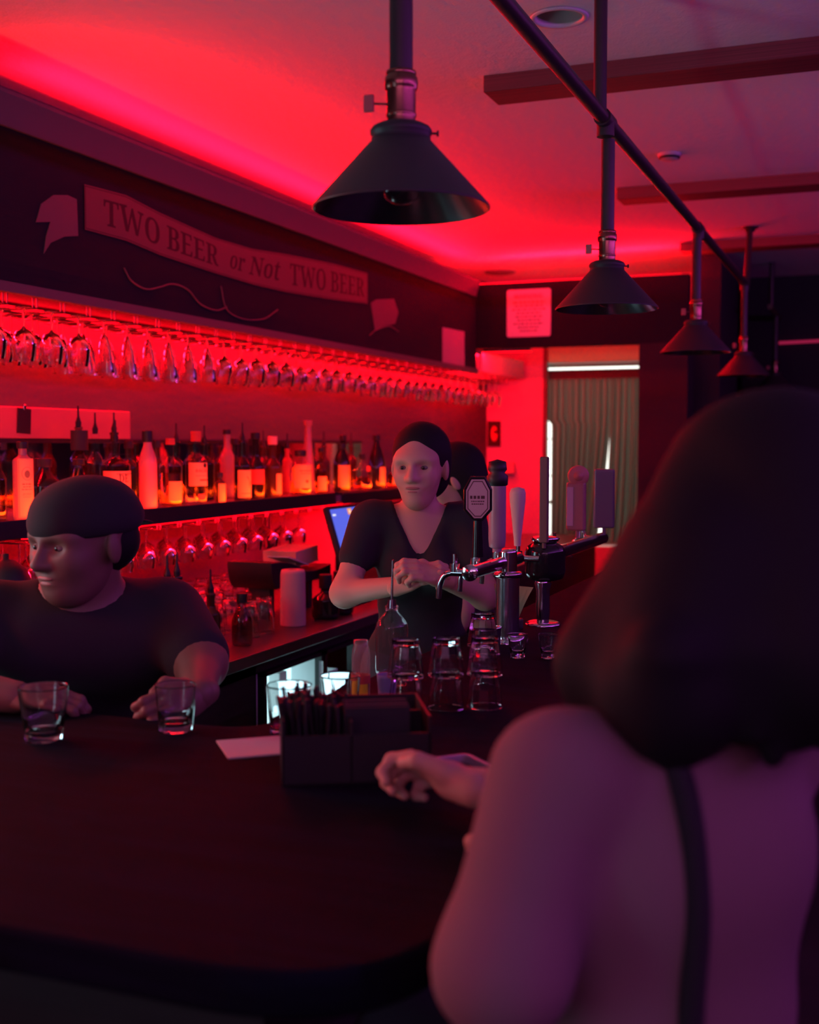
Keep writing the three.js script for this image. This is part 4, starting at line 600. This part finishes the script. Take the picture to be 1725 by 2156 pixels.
{ // man in a cap at the inner corner of the bar ---------------------------
  const t = thing('person', 'broad man in a backwards black cap and black T-shirt leaning on the bar', 'person', [-1.6, 0, -2.125], 0.64);
  const hc = [0.0, 1.372, 0.06], yaw = -0.9, pitch = 0.12;
  const LS = [0.185, 1.205, 0.0], RS = [-0.2, 1.21, 0.0], LE = [0.235, 1.125, 0.17], RE = [-0.3, 1.12, 0.2], LW = [0.215, 1.1, 0.36], RW = [-0.12, 1.1, 0.3];
  const torso = [ell([0, 1.13, -0.06], [0.2, 0.15, 0.12]), ell([0, 0.95, -0.11], [0.19, 0.18, 0.13]), ell([0, 0.82, -0.13], [0.18, 0.14, 0.13]), bone([-0.165, 1.205, -0.02], [0.15, 1.2, -0.02], 0.065, 0.065), bone([-0.1, 1.15, 0.03], [0.1, 1.15, 0.03], 0.085, 0.085)];
  const arms = [bone(LS, LE, 0.06, 0.048), bone(LE, LW, 0.05, 0.031), bone(RS, RE, 0.06, 0.048), bone(RE, RW, 0.05, 0.031)];
  const legs = (d) => [bone([0.1, 0.8, -0.13], [0.12, 0.44, -0.1], 0.095 + d, 0.065 + d), bone([0.12, 0.44, -0.1], [0.12, 0.08, -0.16], 0.065 + d, 0.042 + d), bone([-0.1, 0.8, -0.13], [-0.12, 0.44, -0.1], 0.095 + d, 0.065 + d), bone([-0.12, 0.44, -0.1], [-0.12, 0.08, -0.16], 0.065 + d, 0.042 + d)];
  obj('body', [blob([...torso, ...arms, bone([0, 1.2, -0.02], [0, 1.32, 0.03], 0.085, 0.078, 0.04), ...legs(0), bone([0.12, 0.035, -0.17], [0.13, 0.03, 0.02], 0.035, 0.03), bone([-0.12, 0.035, -0.17], [-0.13, 0.03, 0.02], 0.035, 0.03)], 0.04, 0.0145), place(blob(headParts(1.06).map((p) => p), 0.03, 0.0045).scale(1.14, 1.08, 1.12), hc, yaw, pitch), hand(-1, 0.85, LW, [-0.62, -0.12, 0.45], -1.0), hand(1, 0.7, RW, [0.8, -0.05, 0.35], 0.3)], M.skinDark, t);
  face(t, hc, yaw, pitch, 0, [1.14, 1.08, 1.12]);
  const cap = blob([ell([0, 0.06, -0.015], [0.09, 0.068, 0.108]), ell([0, 0.035, -0.02], [0.089, 0.04, 0.106]), { c: [0, -0.06, 0.0], r: [0.2, 0.085, 0.2], cut: true, k: 0.006 }], 0.02, 0.0055).scale(1.13, 1.1, 1.12);
  const capMesh = obj('cap', place(cap, hc, yaw, pitch), M.tee, t);
  const brim = new THREE.SphereGeometry(1, 28, 14).scale(0.065, 0.006, 0.04).rotateX(-0.3).translate(0, 0.026, -0.133); obj('brim', place(brim, hc, yaw, pitch), M.tee, capMesh);
  obj('hair', place(blob([ell([0, 0.0, -0.045], [0.0775, 0.07, 0.07]), ell([0, 0.0, 0.05], [0.12, 0.2, 0.065], null, { cut: true, k: 0.01 })], 0.02, 0.006).scale(1.14, 1.08, 1.12), hc, yaw, pitch), M.hair, t);
  const mid = (a, b, f) => a.map((v, i) => v + (b[i] - v) * f), inflate = (p, d) => p.c ? { ...p, r: p.r.map((r) => r + d) } : { ...p, ra: p.ra + d, rb: p.rb + d };
  obj('t_shirt', blob([...torso.map((p) => inflate(p, 0.013)), bone(LS, mid(LS, LE, 0.85), 0.078, 0.07), bone(RS, mid(RS, RE, 0.85), 0.078, 0.07), { a: [0, 1.285, 0.01], b: [0, 1.4, 0.04], ra: 0.082, rb: 0.11, cut: true, k: 0.01 }], 0.04, 0.012), M.tee, t);
  obj('trousers', blob([ell([0, 0.82, -0.13], [0.193, 0.12, 0.142]), ...legs(0.014)], 0.03, 0.015), M.denim, t);
  for (const s of [1, -1]) obj('shoe', blob([bone([s * 0.12, 0.042, -0.18], [s * 0.135, 0.036, 0.04], 0.042, 0.038), bone([s * 0.12, 0.08, -0.17], [s * 0.12, 0.05, -0.14], 0.046, 0.044)], 0.02, 0.012), M.blackPlastic, t);
}
{ // person half hidden behind the bartender -------------------------------
  const t = thing('person', 'person half hidden behind the bartender, only dark hair and a lit cheek showing', 'person', [-1.43, 0, -4.08], -1.15);
  const hc = [0, 1.45, 0.02], yaw = 0, pitch = 0.35;
  const torso = [ell([0, 1.16, -0.02], [0.15, 0.16, 0.1]), ell([0, 0.92, -0.03], [0.15, 0.2, 0.1]), bone([-0.15, 1.27, 0], [0.15, 1.27, 0], 0.05, 0.05)];
  obj('body', [blob([...torso, bone([0, 1.27, 0], [0, 1.38, 0.015], 0.05, 0.046), bone([0.17, 1.26, 0], [0.2, 1.0, 0.0], 0.045, 0.037), bone([0.2, 1.0, 0.0], [0.2, 0.78, 0.06], 0.036, 0.025), bone([-0.17, 1.26, 0], [-0.2, 1.0, 0.0], 0.045, 0.037), bone([-0.2, 1.0, 0.0], [-0.2, 0.78, 0.06], 0.036, 0.025), bone([0.08, 0.85, -0.03], [0.09, 0.07, -0.03], 0.085, 0.04), bone([-0.08, 0.85, -0.03], [-0.09, 0.07, -0.03], 0.085, 0.04), bone([0.09, 0.03, -0.04], [0.09, 0.026, 0.1], 0.03, 0.028), bone([-0.09, 0.03, -0.04], [-0.09, 0.026, 0.1], 0.03, 0.028)], 0.035, 0.016), place(blob(headParts(), 0.03, 0.0048), hc, yaw, pitch), hand(-1, 0.5, [0.2, 0.78, 0.06], [0, -0.95, 0.2]), hand(1, 0.5, [-0.2, 0.78, 0.06], [0, -0.95, 0.2])], M.skin, t);
  face(t, hc, yaw, pitch);
  obj('hair', place(blob([ell([0, 0.04, -0.03], [0.092, 0.092, 0.108]), ell([0, -0.03, -0.06], [0.09, 0.1, 0.07]), ell([0, -0.04, 0.1], [0.065, 0.11, 0.075], null, { cut: true, k: 0.02 })], 0.03, 0.006), hc, yaw, pitch), M.hair, t);
  obj('t_shirt', blob([...torso.map((p) => p.c ? { ...p, r: p.r.map((r) => r + 0.012) } : { ...p, ra: p.ra + 0.012, rb: p.rb + 0.012 }), bone([0.17, 1.26, 0], [0.19, 1.12, 0.02], 0.058, 0.055), bone([-0.17, 1.26, 0], [-0.19, 1.12, 0.02], 0.058, 0.055), { a: [0, 1.36, 0.01], b: [0, 1.46, 0.02], ra: 0.06, rb: 0.08, cut: true, k: 0.008 }], 0.035, 0.014), M.tee, t);
  obj('trousers', blob([ell([0, 0.85, -0.03], [0.16, 0.13, 0.115]), bone([0.08, 0.85, -0.03], [0.09, 0.09, -0.03], 0.1, 0.055), bone([-0.08, 0.85, -0.03], [-0.09, 0.09, -0.03], 0.1, 0.055)], 0.03, 0.016), M.denim, t);
}
{ // woman with long hair on a stool, seen from behind ----------------------
  const t = thing('person', 'person with long dark hair seated at the bar with the back to the viewer', 'person', [-0.2, 0, -1.26], Math.atan2(-0.8, -0.6));
  const hc = [-0.09, 1.51, -0.02], yaw = -0.15, pitch = 0.15;
  const LS = [0.165, 1.255, 0], RS = [-0.165, 1.255, 0], LE = [0.235, 1.085, -0.02], RE = [-0.2, 1.1, 0.22], LW = [0.06, 1.1, 0.2], RW = [-0.005, 1.12, 0.4];
  const torso = [ell([0, 1.15, -0.02], [0.15, 0.14, 0.095]), ell([0, 0.98, -0.01], [0.135, 0.16, 0.09]), ell([0, 0.84, 0], [0.17, 0.12, 0.125]), bone([-0.13, 1.255, -0.01], [0.13, 1.255, -0.01], 0.048, 0.048)];
  const legs = (d) => [bone([0.09, 0.82, 0.02], [0.1, 0.8, 0.36], 0.088 + d, 0.062 + d), bone([0.1, 0.8, 0.36], [0.1, 0.42, 0.32], 0.062 + d, 0.042 + d), bone([-0.09, 0.82, 0.02], [-0.1, 0.8, 0.36], 0.088 + d, 0.062 + d), bone([-0.1, 0.8, 0.36], [-0.1, 0.42, 0.32], 0.062 + d, 0.042 + d)];
  obj('body', [blob([...torso, bone(LS, LE, 0.046, 0.038), bone(LE, LW, 0.04, 0.026), bone(RS, RE, 0.046, 0.038), bone(RE, RW, 0.038, 0.026), bone([-0.01, 1.25, -0.01], [-0.06, 1.42, -0.01], 0.05, 0.046), ...legs(0), bone([0.1, 0.38, 0.3], [0.1, 0.36, 0.45], 0.034, 0.03), bone([-0.1, 0.38, 0.3], [-0.1, 0.36, 0.45], 0.034, 0.03)], 0.035, 0.0145), place(blob(headParts(0.97), 0.03, 0.0048), hc, yaw, pitch), hand(-1, 0.55, LW, [-0.35, -0.05, 0.9], -0.2), hand(1, 1.0, RW, [0.2, 0.1, 0.9], 0.75)], M.skin, t);
  face(t, hc, yaw, pitch);
  const hair = [ell([-0.09, 1.545, -0.04], [0.1, 0.09, 0.112]), bone([-0.09, 1.53, -0.07], [-0.06, 1.38, -0.11], 0.1, 0.1), bone([-0.03, 1.5, -0.02], [0.055, 1.35, 0.025], 0.07, 0.068), bone([0.0, 1.45, -0.05], [0.06, 1.34, -0.06], 0.085, 0.075), bone([-0.16, 1.5, -0.05], [-0.15, 1.38, -0.09], 0.055, 0.055), ell([-0.085, 1.47, 0.11], [0.05, 0.12, 0.07], null, { cut: true, k: 0.02 })];
  for (let i = 0; i < 11; i++) { const x = -0.16 + 0.026 * i; hair.push(bone([x, 1.38, -0.12 + (i > 7 ? 0.03 : 0)], [x * 1.03, 1.295 + 0.018 * Math.sin(i * 1.9), -0.13 + (i > 7 ? 0.05 : 0)], 0.034, 0.01, 0.02)); }
  obj('hair', blob(hair, 0.03, 0.0075), M.hair, t);
  const mid = (a, b, f) => a.map((v, i) => v + (b[i] - v) * f), inflate = (p, d) => p.c ? { ...p, r: p.r.map((r) => r + d) } : { ...p, ra: p.ra + d, rb: p.rb + d };
  obj('blouse', blob([...torso.map((p) => inflate(p, 0.012)), bone(LS, LE, 0.06, 0.06), bone(LE, mid(LE, LW, 0.45), 0.06, 0.055), bone(RS, RE, 0.06, 0.058), { a: [-0.02, 1.34, 0.01], b: [-0.05, 1.46, 0.0], ra: 0.055, rb: 0.09, cut: true, k: 0.008 }], 0.035, 0.0115), M.blouse, t);
  obj('bag_strap', tube([[0.07, 1.3, 0.05], [0.07, 1.318, -0.01], [0.075, 1.265, -0.085], [0.075, 1.15, -0.112], [0.07, 1.0, -0.102], [0.07, 0.88, -0.136]], 0.013, 8, 40), M.tee, t);
  obj('trousers', blob([ell([0, 0.84, 0], [0.183, 0.12, 0.137]), ...legs(0.012)], 0.03, 0.014), M.denim, t);
  for (const s of [1, -1]) obj('shoe', blob([bone([s * 0.1, 0.385, 0.29], [s * 0.1, 0.365, 0.47], 0.04, 0.034), bone([s * 0.1, 0.42, 0.3], [s * 0.1, 0.4, 0.31], 0.045, 0.044)], 0.02, 0.012), M.blackPlastic, t);
  const b = thing('bar_stool', 'dark bar stool under the person with long hair', 'bar stool', [-0.2, 0, -1.26], Math.atan2(-0.8, -0.6));
  obj('seat', lathe([[0.001, 0.715], [0.15, 0.712], [0.175, 0.7], [0.178, 0.685], [0.16, 0.67], [0.001, 0.668]], 36), M.tee, b);
  for (const [sx, sz] of [[1, 1], [1, -1], [-1, 1], [-1, -1]]) obj('leg', rod([sx * 0.1, 0.67, sz * 0.1], [sx * 0.17, 0, sz * 0.17], 0.014), M.pipe, b);
  obj('foot_ring', new THREE.TorusGeometry(0.19, 0.011, 10, 48).rotateX(Math.PI / 2).translate(0, 0.28, 0), M.pipe, b);
}
{ const t = thing('added_cooler', 'added glass-door cooler on the left end of the bar, an unseen cool light', 'cooler', [-2.84, 1.0705, -1.49], 0.4);  // invented cooler out of view, carries the cool light for the man
  obj('case', [box(-0.22, 0.2, 0, 0.08, -0.26, 0.26), box(-0.22, 0.2, 1.02, 1.08, -0.26, 0.26), box(-0.22, 0.2, 0.08, 1.02, -0.26, -0.235), box(-0.22, 0.2, 0.08, 1.02, 0.235, 0.26), box(-0.22, -0.2, 0.08, 1.02, -0.235, 0.235)], M.blackPlastic, t);
  obj('fill_panel', box(0.06, 0.07, 0.1, 1.0, -0.22, 0.22), glow(COOL, 1.2), t);
  obj('door_glass', box(0.185, 0.19, 0.08, 1.02, -0.235, 0.235), M.pane, t); }
// added cabinet-shaped light out of view, put there to streak the chrome
{ const t = thing('added_light_cabinet', 'added tall glass-fronted cool light near the left wall behind the viewer', 'cabinet', [-2.54, 0, 1.74], Math.atan2(0.8, -0.6));
  obj('case', [box(-0.6, 0.6, 0, 0.3, -0.1, 0.1), box(-0.6, 0.6, 2.05, 2.09, -0.1, 0.1), box(-0.6, -0.56, 0.3, 2.05, -0.1, 0.1), box(0.56, 0.6, 0.3, 2.05, -0.1, 0.1), box(-0.56, 0.56, 0.3, 2.05, -0.1, -0.08)], M.blackPlastic, t);
  obj('fill_panel', box(-0.2, 0.2, 0.36, 2.0, -0.05, -0.04), glow(lin(0.45, 0.72, 1), 4), t);
  obj('door_glass', box(-0.56, 0.56, 0.3, 2.05, 0.09, 0.095), M.pane, t); }

scene.traverse((o) => { if (o.isMesh) o.castShadow = o.receiveShadow = true; });
renderer.render(scene, camera);
